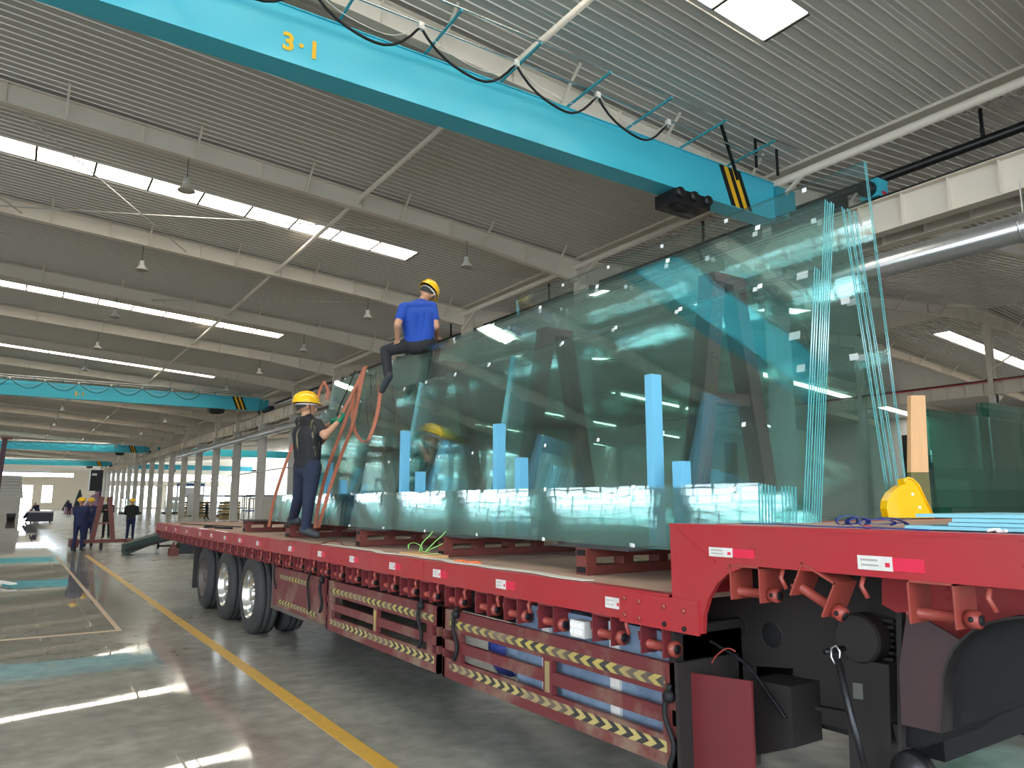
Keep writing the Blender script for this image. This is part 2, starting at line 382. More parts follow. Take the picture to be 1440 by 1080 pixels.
s3_part = sheet_mesh('roof_sheet', XR2, SK2 - .02, rz2, M_ROOF2)
s2_a = sheet_mesh('roof_sheet', XR, 19.98, rz2, M_ROOF2); s2_b = sheet_mesh('roof_sheet', 20.02 + 10*1.45, XR2, rz2, M_ROOF2)
nsheet = int((YE - YS) / (BAY / 8))
skyl = []
MB().box(XR-.2, XR+.2, YS, YE, rz1(XR)-.06, rz1(XR)+.3).build('valley_gutter', M_STEEL, kind='structure')
for i in range(nsheet):
    y = YS + i * BAY / 8; bay, j = divmod(i, 8)
    sk = (j == 4 and bay % 2 == 0)
    if sk: skyl.append(y)
    link('roof_sheet', s_part if sk else s_full, ce, (0, y, 0))
    if sk: link('roof_sheet', s_left, ce, (0, y, 0))
    if sk and y > 20:
        link('roof_sheet', s2_a, ce, (0, y, 0)); link('roof_sheet', s2_b, ce, (0, y, 0))
    else: link('roof_sheet', s2_full, ce, (0, y, 0))
    if y < 110: link('roof_sheet', s3_part if sk else s3_full, ce, (0, y, 0))
# skylight strips: panes with dark joints
pw = 1.45
def pane_mesh(x0, x1, rz):
    b = MB(); g = 0.03
    xa, xb = x0 + g, x1 - g
    n = 5
    # lightly corrugated translucent pane
    for k in range(n):
        ya, yb = -0.475 + 0.95*k/n, -0.475 + 0.95*(k+1)/n; d = 0.012 if k % 2 else 0.0
        b.add([(xa, ya, rz(xa)+d), (xb, ya, rz(xb)+d), (xb, yb, rz(xb)+d), (xa, yb, rz(xa)+d),
               (xa, ya, rz(xa)+d+.01), (xb, ya, rz(xb)+d+.01), (xb, yb, rz(xb)+d+.01), (xa, yb, rz(xa)+d+.01)],
              [(0,3,2,1),(4,5,6,7),(0,1,5,4),(1,2,6,5),(2,3,7,6),(3,0,4,7)])
    return b.mesh('pane', M_SKY)
panes1 = []
x = SKX1
while x - pw > SKX0: panes1.append(pane_mesh(x - pw, x, rz1)); x -= pw
panes2 = []
x = SK2
while x + pw < XE: panes2.append(pane_mesh(x, x + pw, rz2)); x += pw
fr1 = MB(); x = SKX1
while x > SKX0: fr1.box(x - .03, x + .03, -.49, .49, rz1(x) - .02, rz1(x) + .02); x -= pw
fr1 = fr1.mesh('frame', M_DARK)
panes3 = [pane_mesh(20 + pw*k, 20 + pw*(k+1), rz2) for k in range(10)]  # glowing next-hall panes, added to brighten that hall
for i, y in enumerate(skyl):
    wdw = root('window_%d' % (i + 1), (0, y, 0), kind='structure', label='translucent roof skylight strip of daylit panes')
    link('frame', fr1, wdw)
    for me in panes1 + panes2 + (panes3 if y > 20 else []): link('pane', me, wdw)

# rafters
def rafter_mesh(x0, x1, rz, haunch, seg=14):
    b = MB(); n = seg
    def depth(x):
        d = 0.52
        for hx in haunch:
            t = max(0, 1 - abs(x - hx) / 4.5); d += 0.28 * t
        return d
    xs = [x0 + (x1-x0) * i / n for i in range(n + 1)]
    for a, c in zip(xs[:-1], xs[1:]):
        za, zc = rz(a) - 0.12, rz(c) - 0.12; da, dc = depth(a), depth(c)
        for (y0, y1, ta, tb, ta2, tb2) in ((-.006, .006, -da, 0, -dc, 0), (-.11, .11, -.015, 0, -.015, 0), (-.11, .11, -da, -da+.015, -dc, -dc+.015)):
            v = [(a,y0,za+ta),(c,y0,zc+ta2),(c,y1,zc+ta2),(a,y1,za+ta),(a,y0,za+tb),(c,y0,zc+tb2),(c,y1,zc+tb2),(a,y1,za+tb)]
            b.add(v, [(0,3,2,1),(4,5,6,7),(0,1,5,4),(1,2,6,5),(2,3,7,6),(3,0,4,7)])
    return b, depth
rb1, dp1 = rafter_mesh(XL, XR, rz1, (XR,)); rm1 = rb1.mesh('rafter', M_STEEL)
rb2, dp2 = rafter_mesh(XR, XE, rz2, (XR, XR2, XE), 24); rm2 = rb2.mesh('rafter', M_STEEL)
stf, brc = [], []
for k in range(10):
    x = XL + 1.5 + 2.9 * k
    z = rz1(x) - .12; d = dp1(x)
    stf.append(MB().box(x - .008, x + .008, -.1, .1, z - d, z).mesh('stiffener', M_STEEL))
    x += 1.2
    z = rz1(x) - .12; d = dp1(x)
    brc.append(MB().bar((x, -.06, z - d + .02), (x, -.75, rz1(x) - .02), .05, .05).bar((x, .06, z - d + .02), (x, .75, rz1(x) - .02), .05, .05).mesh('knee_brace', M_STEEL))
for k in range(12):
    x = XR + 2.0 + 4.3 * k; z = rz2(x) - .12; d = dp2(x)
    stf.append(MB().box(x - .008, x + .008, -.1, .1, z - d, z).mesh('stiffener', M_STEEL))
    brc.append(MB().bar((x+1, -.06, rz2(x+1)-.12-d), (x+1, -.75, rz2(x+1) - .02), .05, .05).mesh('knee_brace', M_STEEL))
for k in range(-2, NB):
    y = Y0 + BAY * k
    r = root('rafter', (0, y, 0), kind='structure')
    link('beam', rm1, r); link('beam', rm2, r)
    for me in stf + brc: link(me.name.split('.')[0], me, r)

# longitudinal ties, valley pipe, dark pipes, bracing rods
L = YE - 1
MB().tube([(7.6, YS, rz1(7.6) - .45), (7.6, L, rz1(7.6) - .45)], 0.065, 10).build('tie_pipe', M_STEEL, kind='structure', label='long tie pipe under the roof')
MB().tube([(15.75, YS, 9.72), (15.75, L, 9.72)], 0.10, 10).build('valley_pipe', M_STEEL, kind='structure')
pp = root('hanging_pipe', (16.9, 0, 9.34), 'dark pipe hung on rods below the roof along the crane columns', 'pipe')
MB().tube([(16.9, YS, 9.34), (16.9, 60, 9.34)], 0.11, 10).build('pipe', M_BLKM, pp)
for k in range(9):
    y = 6.9 + 7.92 * k - 7.92
    MB().box(16.87, 16.93, y-.03, y+.03, 9.34, 10.1).build('hanger', M_BLKM, pp)
dk = root('spiral_duct', (15.5, 4, 6.75), 'round galvanised spiral duct running below the crane rail girder', 'duct')
ys = [-8 + 1.2 * i for i in range(int(100/1.2))]
MB().tube([(15.5, y, 6.73) for y in (-8, 20, 50, 92)], 0.27, 20).build('duct_tube', M_GALV, dk)
for k in range(14):
    y = Y0 + BAY * (k - 1) + 2
    MB().tube([(15.5 + .285*cos(t), y, 6.73 + .285*sin(t)) for t in [2*pi*i/12 for i in range(13)]], 0.014, 5).build('clamp_ring', M_GALV, dk)
    MB().box(15.49, 15.51, y-.01, y+.01, 7.0, 7.66).build('hanger', M_STEELG, dk)
for (p, q) in (((-0.9, 19.7), (4.4, 27.4)), ((-1.2, 27.4), (10.4, 19.7)), ((4.4, 35.2), (12.5, 27.6)), ((-5, 19.7), (-.5, 27.4))):
    MB().tube([(p[0], p[1], rz1(p[0]) - .5), (q[0], q[1], rz1(q[0]) - .55)], 0.018, 6).build('bracing_rod', M_STEELG, kind='structure')

# crane runway girders on the column lines
def gird_meshes(xc):
    b = MB(); a0, a1 = 0, BAY - .02
    b.box(xc-.008, xc+.008, a0, a1, 7.65, 8.38).box(xc-.2, xc+.2, a0, a1, 8.38, 8.4).box(xc-.16, xc+.16, a0, a1, 7.63, 7.65)
    return b.mesh('girder_beam', M_STEEL)
gm, st_ = {}, {}
for xc in (XR, XR + .9, XR2):
    gm[xc] = gird_meshes(xc)
    st_[xc] = MB().box(xc-.15, xc+.15, -.008, .008, 7.66, 8.38).mesh('stiffener', M_STEEL)
    rl = MB().box(xc-.035, xc+.035, 0, BAY, 8.405, 8.52).mesh('crane_rail', M_BLKM)
    red = MB().box(xc-.21, xc-.19, 0, BAY, 8.36, 8.42).mesh('red_edge', M_TAPER)
    for k in range(-2, NB if xc == XR else (NB if xc == XR + .9 else 14)):
        g = root('crane_rail_girder', (0, Y0 + BAY * k, 0), kind='structure')
        link('girder_beam', gm[xc], g); link('crane_rail', rl, g)
        if xc == XR2: link('red_edge', red, g)
        for j in range(8): link('stiffener', st_[xc], g, (0, BAY * (j + .5) / 8, 0))

# columns
def column_parts(xc, hw=.3, ztop=7.63, zr=9.6, up=True):
    c = MB().box(xc-hw, xc+hw, -.008, .008, 0, ztop).box(xc-hw-.012, xc-hw, -.15, .15, 0, ztop).box(xc+hw, xc+hw+.012, -.15, .15, 0, ztop).mesh('column_shaft', M_STEELG)
    u = MB().box(xc-.22, xc+.22, -.008, .008, ztop, zr).box(xc-.23, xc-.22, -.14, .14, ztop, zr).box(xc+.22, xc+.23, -.14, .14, ztop, zr).mesh('upper_shaft', M_STEEL)
    br = MB().prism([(xc-.3, 7.63), (xc-.3, 7.35), (xc-.55, 7.63)], 'y', -.1, .1).prism([(xc+.3, 7.63), (xc+.3, 7.2), (xc+1.0, 7.63)], 'y', -.1, .1).mesh('bracket', M_STEEL)
    bp_ = MB().box(xc-.4, xc+.4, -.25, .25, 0, .03).mesh('base_plate', M_STEELG)
    bb = MB().bar((xc-.25, 0, 9.0), (xc-.25, -1.2, 9.68), .08, .08).mesh('corner_brace', M_STEEL)
    return [c, u, br, bp_, bb]
cp = column_parts(XR + .45 - .45)
cp2 = column_parts(XR2, zr=rz2(XR2)-.9)
cpl = column_parts(XL + .35, zr=rz1(XL) - .9)
for k in range(-2, NB):
    c = root('column', (0, Y0 + BAY * k, 0), kind='structure')
    for me in cp: link(me.name.split('.')[0], me, c)
    if k < 12:
        c = root('column', (0, Y0 + BAY * k, 0), kind='structure')
        for me in cp2: link(me.name.split('.')[0], me, c)
    c = root('column', (0, Y0 + BAY * k, 0), kind='structure')
    for me in cpl[:2]: link(me.name.split('.')[0], me, c)
# cross pipe and lattice struts between the column feet
MB().tube([(15.6, 28, 4.1), (15.6, 150, 3.3)], .05, 6).build('service_pipe', M_STEELG, kind='structure', label='thin grey pipe running along the columns')

# walls: left (two window rows), far end, rear, right
def wall_open(axis, c, a0, a1, z0, z1, holes, name, m, th=.25):
    """wall in plane axis=c, from a0..a1, with rectangular holes (b0,b1,zz0,zz1)"""
    b = MB(); xs = sorted({a0, a1, *[h[0] for h in holes], *[h[1] for h in holes]}); zs = sorted({z0, z1, *[h[2] for h in holes], *[h[3] for h in holes]})
    for p, q in zip(xs[:-1], xs[1:]):
        for r, s in zip(zs[:-1], zs[1:]):
            mx, mz = (p+q)/2, (r+s)/2
            if any(h[0] < mx < h[1] and h[2] < mz < h[3] for h in holes): continue
            if axis == 'x': b.box(c - th, c, p, q, r, s)
            else: b.box(p, q, c, c + th, r, s)
    return b.build(name, m, kind='structure')
holes = []
holes += [(YS + .6, YS + 2*BAY - 1, 0, 8.0)]  # unseen gate opening, added to let daylight onto the truck side
for k in range(0, NB):
    y = Y0 + BAY * k
    if y + BAY > YE: break
    holes += [(y + .6, y + BAY - .6, 3.0, 3.5), (y + .6, y + BAY - .6, 7.0, 7.6)]
wall_open('x', XL, YS, YE, 0, rz1(XL), holes, 'wall_left', M_WALLW)
fm = MB(); 
for j in range(7): fm.box(XL-.1, XL-.04, -.03 + .96*j + .48 , .03 + .96*j + .48, -.3, .3)
fm.box(XL-.1, XL-.04, 0, BAY-1.2, -.02, .02)
wfm = fm.mesh('window_frame', M_WH)
wpn = [MB().box(XL-.08, XL-.07, .96*j - .45, .96*j + .45, -.84, .84).mesh('pane', M_PANE) for j in range(8)]
n = 20
for h in holes[1:]:
    n += 1
    wd_ = root('window_%d' % n, (0, h[0], (h[2]+h[3])/2), kind='structure')
    link('window_frame', wfm, wd_)
eh = [(XL + 1, 11.0, 7.0, 7.8), (0.9, 3.7, 0.0, 5.15), (5.4, 7.3, 1.5, 5.1), (17.5, 44.5, 6.4, 8.0), (18, 28, .5, 5.2), (30, 43, .5, 5.2)]
wall_open('y', YE, XL, XE, 0, 12.4, eh, 'wall_end', M_WALL)
em = MB()
for i in range(26): em.box(XL + 1 + i*.97 - .04, XL + 1 + i*.97 + .04, YE + .05, YE + .12, 7.0, 7.8)
em.box(6.3, 6.4, YE+.05, YE+.12, 1.5, 5.1).box(5.4, 7.3, YE+.05, YE+.12, 3.4, 3.5).box(5.4, 7.3, YE+.05, YE+.12, 2.4, 2.5)
for i in range(28): em.box(17.5 + i - .05, 17.5 + i + .05, YE+.05, YE+.12, .5, 8.0)
em.build('window_mullions', M_WH, kind='structure')
MB().box(XL, 6.4, YE - .3, YE - .1, 8.0, 8.35).build('trim_1', M_WH, kind='structure')
wall_open('y', YS - .25, XL, XE, 0, 12.4, [(-12, 1, 0, 7.5), (-13, 15, 8.2, 9.4), (4, 14, 0, 6.0), (20, 44, 7.2, 8.6)], 'wall_rear', M_WALLW)  # unseen openings, put in to bring daylight from behind the camera
rh = []
for k in range(15, 22):
    y = Y0 + BAY * k - BAY
    rh += [(y + .9, y + BAY - .9, 6.4, 7.6)]
wall_open('x', XE, YS, YE, 0, rz2(XE), rh, 'wall_right', M_WALLW)
# ground outside so that the openings show a pale yard
MB().box(XL - 60, XE + 60, YS - 60, YE + 120, -.3, -.21).build('ground', mat('pale_yard', (0.45, 0.45, 0.42), 0.9), kind='structure')

# high-bay lamps under the rafters
lamp_root = root('high_bay_lamp', (3.05, Y0 + 2*BAY, 9.8), cat='lamp', group='bell shaped lamps hanging under the rafters')
lo = Vector((3.05, Y0 + 2*BAY, 9.8))
lamp_root.scale = (.8, .8, .8)
MB().tube([lo + Vector((0, 0, .02)), lo + Vector((0, 0, .72))], .012, 6).build('hanger_rod', M_BLKM, lamp_root)
MB().lathe(lo, (0, 0, 1), [(.0, .05), (.09, .05), (.10, -.02), (.12, -.16), (.08, -.2), (.0, -.2)], 14).build('housing', M_STEELG, lamp_root)
MB().lathe(lo, (0, 0, 1), [(.10, -.14), (.15, -.22), (.27, -.36), (.275, -.37), (.14, -.225), (.0, -.2)], 18).build('reflector_shade', mat('frosted_lamp_shade', (.75, .73, .68), .35), lamp_root)
first = True; nl = 0
ORD = ['first', 'second', 'third', 'fourth', 'fifth', 'sixth', 'seventh', 'eighth', 'ninth', 'tenth', 'eleventh', 'twelfth']
for k in [q for q in range(2, 15) if q != 7]:
    for xx, side in ((3.05, 'aisle'), (11.3, 'column')):
        z = rz1(xx) - .12 - dp1(xx) - .58
        tgt = Vector((xx, Y0 + BAY*k + (0 if side == 'aisle' else -.1), z))
        o = lamp_root if first else copy_tree(lamp_root, tgt - lamp_root.location)
        if first: o.location = tgt; first = False
        o['label'] = 'bell lamp over the %s side of the %s rafter beyond the near crane' % (side, (ORD + ['thirteenth'])[k-2])

# ================================================================== CRANES
def make_crane(yc, text, label, zoff=0.0, full=True, x0=XL+.6, x1=XR, mm=M_CYAN):
    r = root('bridge_crane', (0, yc, 0), label, 'crane', 'cyan overhead travelling cranes')
    z0, z1 = 8.58, 9.58
    MB().box(x0+.5, x1-.6, yc, yc+.45, z0+.02, z1-.02).box(x0+.5, x1-.6, yc-.03, yc+.48, z0, z0+.02).box(x0+.5, x1-.6, yc-.03, yc+.48, z1-.02, z1).build('girder', mm, r)
    MB().box(x1-.62, x1+.12, yc-.1, yc+.55, z0+.12, z1-.1).build('girder_end', M_TEAL, r)
    et = MB().box(x1-.17, x1+.17, yc-1.5, yc+1.9, 8.54, 8.86)
    et.build('end_carriage', M_BLKM, r)
    for yy in (yc-1.3, yc+1.7):
        MB().lathe((x1-.06, yy, 8.62), (1, 0, 0), [(0, 0), (.1, 0), (.1, .12), (0, .12)], 14).build('wheel', M_BLKM, r)
    # slanted black and yellow hazard bands on the web near the column end
    for i, m in enumerate((M_BLK, M_YEL, M_BLK, M_YEL, M_BLK)):
        xa = 13.35 + .15 * i
        MB().prism([(xa+.40, z0+.02), (xa+.55, z0+.02), (xa+.15, z1), (xa, z1)], 'y', yc-.012, yc).build('hazard_band', m, r)
    if text:
        tcv = bpy.data.curves.new('fleet_number', 'FONT'); tcv.body = text; tcv.size = 0.42; tcv.extrude = 0.003; tcv.offset = 0.013
        tcv.space_character = 1.25
        to = bpy.data.objects.new('fleet_number', tcv); COL.objects.link(to); to.parent = r; to.rotation_euler = (pi/2, 0, 0)
        to.location = (2.98, -.014, 8.80); tcv.materials.append(M_YEL)
        me_ = bpy.data.meshes.new_from_object(to.evaluated_get(bpy.context.evaluated_depsgraph_get())); bpy.data.objects.remove(to)
        to = link('fleet_number', me_, r, (2.98, -.014, 8.80)); to.rotation_euler = (pi/2, 0, 0)
    # bracket arms, two pipes and a festoon cable on the near side
    for i in range(19):
        xa = x0 + 1.0 + 1.63 * i
        if xa > x1 - 1.2: break
        MB().bar((xa+.0, yc+.05, z1+.02), (xa, yc-1.35, z1+.10), .035, .045).build('bracket_arm', M_TEAL, r)
    MB().tube([(x0+.6, yc-1.33, z1+.14), (x1-1.4, yc-1.33, z1+.14)], .022, 6).build('conductor_pipe', M_CHROME, r)
    MB().tube([(x0+.6, yc-.66, z1+.10), (x1-1.4, yc-.66, z1+.10)], .024, 6).build('festoon_track', M_CHROME, r)
    xs = [11.0 - 1.96 * i for i in range(12)]
    for i, xa in enumerate(xs[:-1]):
        xb = xs[i+1]; sag = .62
        pts = []
        for j in range(13):
            t = j / 12
            pts.append((xa + (xb-xa)*t, yc-.66 + .04*sin(t*9), z1 + .04 - sag * (1 - (2*t-1)**2) * (1.0 + .35*(t-.5)*-1)))
        MB().tube(pts, .024, 6).build('festoon_cable', M_BLK, r)
        pts = [(p[0], p[1]-.05, z1 + .04 - (z1+.04-p[2]) * .72) for p in pts]
        MB().tube(pts, .008, 5).build('cable_cord', M_STEELG, r)
        MB().box(xa-.05, xa+.05, yc-.70, yc-.62, z1-.02, z1+.10).build('festoon_trolley', M_STEELG, r)
    # hoist trolley below the girder
    hx = 12.3
    ho = MB().box(hx-.55, hx+.55, yc-.12, yc+.55, z0-.34, z0-.04).build('hoist', M_BLKM, r)
    MB().lathe((hx-.35, yc+.2, z0-.24), (1, 0, 0), [(0, 0), (.19, 0), (.19, .7), (0, .7)], 16).build('drum', M_BLKM, ho)
    for q in (-.45, 0, .45):
        MB().lathe((hx+q, yc-.2, z0-.14), (0, 1, 0), [(0, 0), (.11, 0), (.13, .05), (.11, .12), (0, .12)], 12).build('motor', M_BLKM, ho)
    if full:
        # buffer frame on top near the end, and drive motor on the carriage
        MB().tube([(14.1, yc-.5, z1-.1), (14.1, yc-.5, z1+.62), (14.9, yc-.5, z1+.62), (14.9, yc-.5, z1-.1)], .04, 6).build('guard_frame', M_BLK, r)
        MB().bar((12.75, yc-.62, z1+.55), (13.65, yc-.3, z1-.45), .07, .05).build('cable_mast', M_BLK, r)
        mo = MB().lathe((x1-.35, yc-2.2, 8.72), (1, 0, 0), [(0, 0), (.17, 0), (.19, .04), (.19, .22), (0, .22)], 16).build('drive_motor', M_BLKM, r)
        MB().box(x1-.13, x1+.28, yc-2.42, yc-1.98, 8.52, 8.95).build('gearbox', M_CYAN, r)
        MB().box(x1+.02, x1+.2, yc-2.43, yc-2.42, 8.58, 8.66).build('red_plate', M_TAPER, r)
    return r
c1 = make_crane(11.15, '3·1', 'nearest cyan bridge crane across the top of the hall, numbered 3·1')
for yc, t, lb in ((58.6, '3·1', 'second cyan bridge crane with looping cables above the aisle'),
                  (119.0, '', 'third cyan bridge crane farther down the hall'),
                  (168.0, '', 'farthest teal bridge crane just before the end wall')):
    make_crane(yc, t, lb, full=False, mm=M_CYAN if yc < 160 else M_TEAL)
for yc, lb in ((120.0, 'teal bridge crane in the next hall beyond the columns'), (176.0, 'far teal bridge crane in the next hall near the end wall')):
    r = root('bridge_crane', (0, yc, 0), lb, 'crane')
    MB().box(XR+1.4, XR2-.4, yc, yc+.5, 8.55, 9.6).build('girder', M_TEAL, r)
    MB().box(XR+1.0, XR+1.4, yc-1.4, yc+1.9, 8.54, 8.9).build('end_carriage', M_BLKM, r)
    MB().box(XR2-.4, XR2+.1, yc-1.4, yc+1.9, 8.54, 8.9).build('end_carriage', M_BLKM, r)
    MB().box(28, 29.3, yc-.1, yc+.6, 8.1, 8.5).build('hoist', M_BLKM, r)

# ================================================================== TRAILER
TX, TX1 = 2.5, 5.5; DZ, GZ = 1.185, 1.50; TYE = 16.75; GY = 2.46
T = root('flatbed_trailer', (4.0, 9.0, 0), 'long red gooseneck flatbed trailer carrying the glass', 'trailer')
# deck boards
nb = 12; y = GY + .02; dyb = (TYE - .1 - y) / nb
for i in range(nb):
    for (xa, xb) in ((TX + .05, 3.98), (4.0, TX1 - .05)):
        MB().box(xa, xb, y + i*dyb, y + (i+1)*dyb - .006, DZ - .03, DZ - .002 - .002*(i % 2)).build('deck_board', M_DECK, T)
for i in range(4):
    MB().box(TX + .05, TX1 - .05, GY - .06 - (i+1)*1.2, GY - .066 - i*1.2, GZ - .03, GZ - .003).build('deck_board', M_DECK, T)
# side rails: C-channel in lengths
yj = [GY + .02, 4.9, 7.3, 9.8, 12.2, 14.5, TYE]
for xs_, sgn in ((TX, 1), (TX1, -1)):
    for a, b in zip(yj[:-1], yj[1:]):
        m = MB().box(xs_, xs_ + sgn*.02, a, b - .004, 1.045, DZ)
        m.box(xs_ + sgn*.002, xs_ + sgn*.07, a, b - .004, DZ - .012, DZ + .003).box(xs_ + sgn*.002, xs_ + sgn*.08, a, b - .004, 1.045, 1.057)
        m.build('side_rail', M_RED, T)
MB().box(TX, TX1, TYE, TYE + .04, .98, DZ).build('rear_beam', M_RED, T)
# gooseneck side: rail + post + arched corner (near side and far side)
def goose(xa, xb):
    rail = [(GY, GZ), (-3.2, GZ), (-3.2, 1.345), (1.9, 1.345)]
    arc = [(2.24 - .30 + .30*cos(t), 1.045 + .30*sin(t)) for t in [radians(a) for a in (90, 75, 60, 45, 30, 15, 0)]]
    poly = rail + [(a[0] + .05, a[1]) for a in arc] + [(2.30, 1.045), (GY, 1.045)]
    return MB().prism(poly, 'x', xa, xb)
goose(TX, TX + .025).build('gooseneck_rail', M_RED, T)
goose(TX1 - .025, TX1).build('gooseneck_rail', M_RED, T)
MB().box(TX + .026, TX1 - .026, GY - .03, GY - .001, DZ, GZ - .002).build('gooseneck_face', M_RED, T)
MB().box(TX - .003, TX + .09, -3.2, GY + .002, GZ - .010, GZ + .004).build('edge_lip', M_RED, T)
# raised weld seam along the mitre of the corner
MB().bar((TX - .001, GY - .02, GZ - .01), (TX - .001, 2.20, 1.35), .007, .007).build('weld_seam', M_RED, T)
# bolted splice plate below the step
sp = MB().box(TX - .012, TX, 2.30, 2.80, 1.035, 1.178).build('splice_plate', M_RED, T)
for (yy, zz) in ((2.76, 1.145), (2.76, 1.07), (2.66, 1.14), (2.66, 1.065), (2.50, 1.135), (2.38, 1.13), (2.50, 1.06), (2.38, 1.055)):
    MB().lathe((TX - .012, yy, zz), (-1, 0, 0), [(0, 0), (.012, 0), (.010, .008), (0, .009)], 8).build('bolt', M_REDO if zz > 1.062 else M_BLK, sp)

# winches under the rail: ring frame + roller with slotted drum end
wf = MB(); 
for yy in (-.075, .065): wf.box(TX + .0, TX + .12, yy, yy + .008, .905, 1.045)
wf.box(TX, TX + .12, -.075, .073, 1.037, 1.045)
wf_m = wf.mesh('winch_frame', M_MARO, (4, 0, 0))
wr = MB().lathe((TX + .05, -.11, .945), (0, 1, 0), [(0, 0), (.036, 0), (.036, .03), (.022, .032), (.022, .185), (.032, .187), (.032, .2), (0, .2)], 14)
wr_m = wr.mesh('roller', M_REDO, (4, 0, 0))
wg_m = MB().lathe((TX + .05, .085, .945), (0, 1, 0), [(0, 0), (.034, 0), (.026, .006), (.034, .01), (0, .012)], 8).bar((TX + .02, .09, .96), (TX + .02, .10, 1.0), .014, .014).mesh('ratchet', M_REDD, (4, 0, 0))
wd_m = MB().lathe((TX + .05, -.112, .945), (0, -1, 0), [(0, 0), (.022, 0), (.022, .002), (0, .002)], 10).mesh('drum_hole', M_BLK, (4, 0, 0))  # black disc on the drum end, colour for the shaded hole
hk_m = MB().tube([(TX + .03, -.17, 1.05), (TX + .01, -.17, 1.02), (TX + .015, -.185, .975)], .011, 6).mesh('rope_hook', M_REDO, (4, 0, 0))
WY = [2.60, 2.95, 3.42, 3.77, 4.10, 4.50, 4.87, 5.21, 5.57, 5.95, 6.31] + [6.31 + .37*i for i in range(1, 28)]
for i, y in enumerate(WY):
    if y > 16.5: break
    o = link('winch', wf_m, T, (0, y - 9.0, 0))
    for me, nm in ((wr_m, 'roller'), (wg_m, 'ratchet'), (wd_m, 'drum_hole')): link(nm, me, o)
    if i not in (0, 2): link('rope_hook', hk_m, T, (0, y - 9.0, 0))
# three larger winches below the gooseneck rail, the middle one hangs crooked
for (y, ang) in ((2.05, 0), (1.72, 26), (1.31, 0)):
    f = MB()
    for yy in (-.075, .069): f.box(TX - .005, TX + .13, yy, yy + .007, 1.205, 1.345)
    f.box(TX - .005, TX + .13, -.075, .076, 1.338, 1.346)
    rr = MB().lathe((TX + .05, -.12, 1.235), (0, 1, 0), [(0, 0), (.027, 0), (.029, .035), (.019, .037), (.019, .19), (.024, .195), (.024, .21), (0, .21)], 16)
    rt_ = MB()
    for q in range(8):
        t = 2*pi*q/8; rt_.bar((TX + .05, .092, 1.235), (TX + .05 + .034*cos(t), .092, 1.235 + .034*sin(t)), .01, .01)
    ho = MB().lathe((TX + .05, -.1215, 1.235), (0, -1, 0), [(0, 0), (.017, 0), (.017, .003), (0, .003)], 12).ball((TX + .022, -.103, 1.238), .0085)  # black disc again stands for the dark inside of the drum
    hk = MB().tube([(TX + .02, -.17, 1.345), (TX + .0, -.17, 1.31), (TX + .01, -.185, 1.27)], .009, 6)
    def mv(b):
        if ang:
            R_ = Matrix.Rotation(radians(ang), 4, 'X'); c = Vector((0, 0, 1.33))
            b.v = [tuple(R_ @ (Vector(v) - c) + c) for v in b.v]
        b.v = [(v[0], v[1] + y, v[2]) for v in b.v]; return b
    o = mv(f).build('winch', M_REDO, T)
    mv(rr).build('roller', M_REDO, o); mv(rt_).build('ratchet', M_REDO, o); mv(ho).build('drum_hole', M_BLK, o)
    ang = 0; mv(hk).build('rope_hook', M_REDO, T)

# reflective stickers on the rails: silver half with small print, red half
def sticker(y, zc, hy, hz, big=False):
    s_ = MB().box(TX - .003, TX, y - hy, y + hy, zc - hz, zc + hz).build('reflector', M_TAPEW, T)
    k = 8 if big else 5
    b = MB()
    for i in range(k):
        yy = y + hy*.75 - i * hy * 1.0 / k
        b.box(TX - .0042, TX - .003, yy - hy*.05, yy + hy*.05, zc + hz*.25, zc + hz*.55)
        b.box(TX - .0042, TX - .003, yy - hy*.07, yy + hy*.03, zc - hz*.45, zc - hz*.2)
    b.build('small_print', mat('faded_print', (.35, .33, .30), .6) if 'faded_print' not in bpy.data.materials else bpy.data.materials['faded_print'], s_)
    MB().box(TX - .0045, TX - .003, y - hy*.85, y - hy*.6, zc - hz*.45, zc + hz*.15).build('red_stamp', M_TAPER, s_)
    MB().box(TX - .0025, TX, y - hy - 1.7*hy, y - hy, zc - hz*.9, zc + hz*.9).build('red_reflector', M_TAPER, T)
for y in (2.86, 3.87, 4.69, 5.42, 6.25, 7.06, 7.98, 9.24, 10.08, 10.89, 11.73, 12.53, 13.6, 14.6, 15.6): sticker(y, 1.112, .055, .026)
sticker(2.17, 1.392, .063, .019, True); sticker(1.493, 1.392, .063, .024, True)

# chassis: two longitudinal beams, cross-members
for xx in (3.35, 4.6):
    MB().box(xx-.006, xx+.006, GY, TYE - .3, .70, 1.12).box(xx-.08, xx+.08, GY, TYE-.3, .69, .705).box(xx-.08, xx+.08, GY, TYE-.3, 1.11, 1.125).build('chassis_beam', M_CHAS, T)
for i in range(24):
    y = GY + .3 + .59*i
    MB().box(TX + .03, TX1 - .03, y, y + .06, 1.03, 1.15).build('cross_member', M_MARO, T)
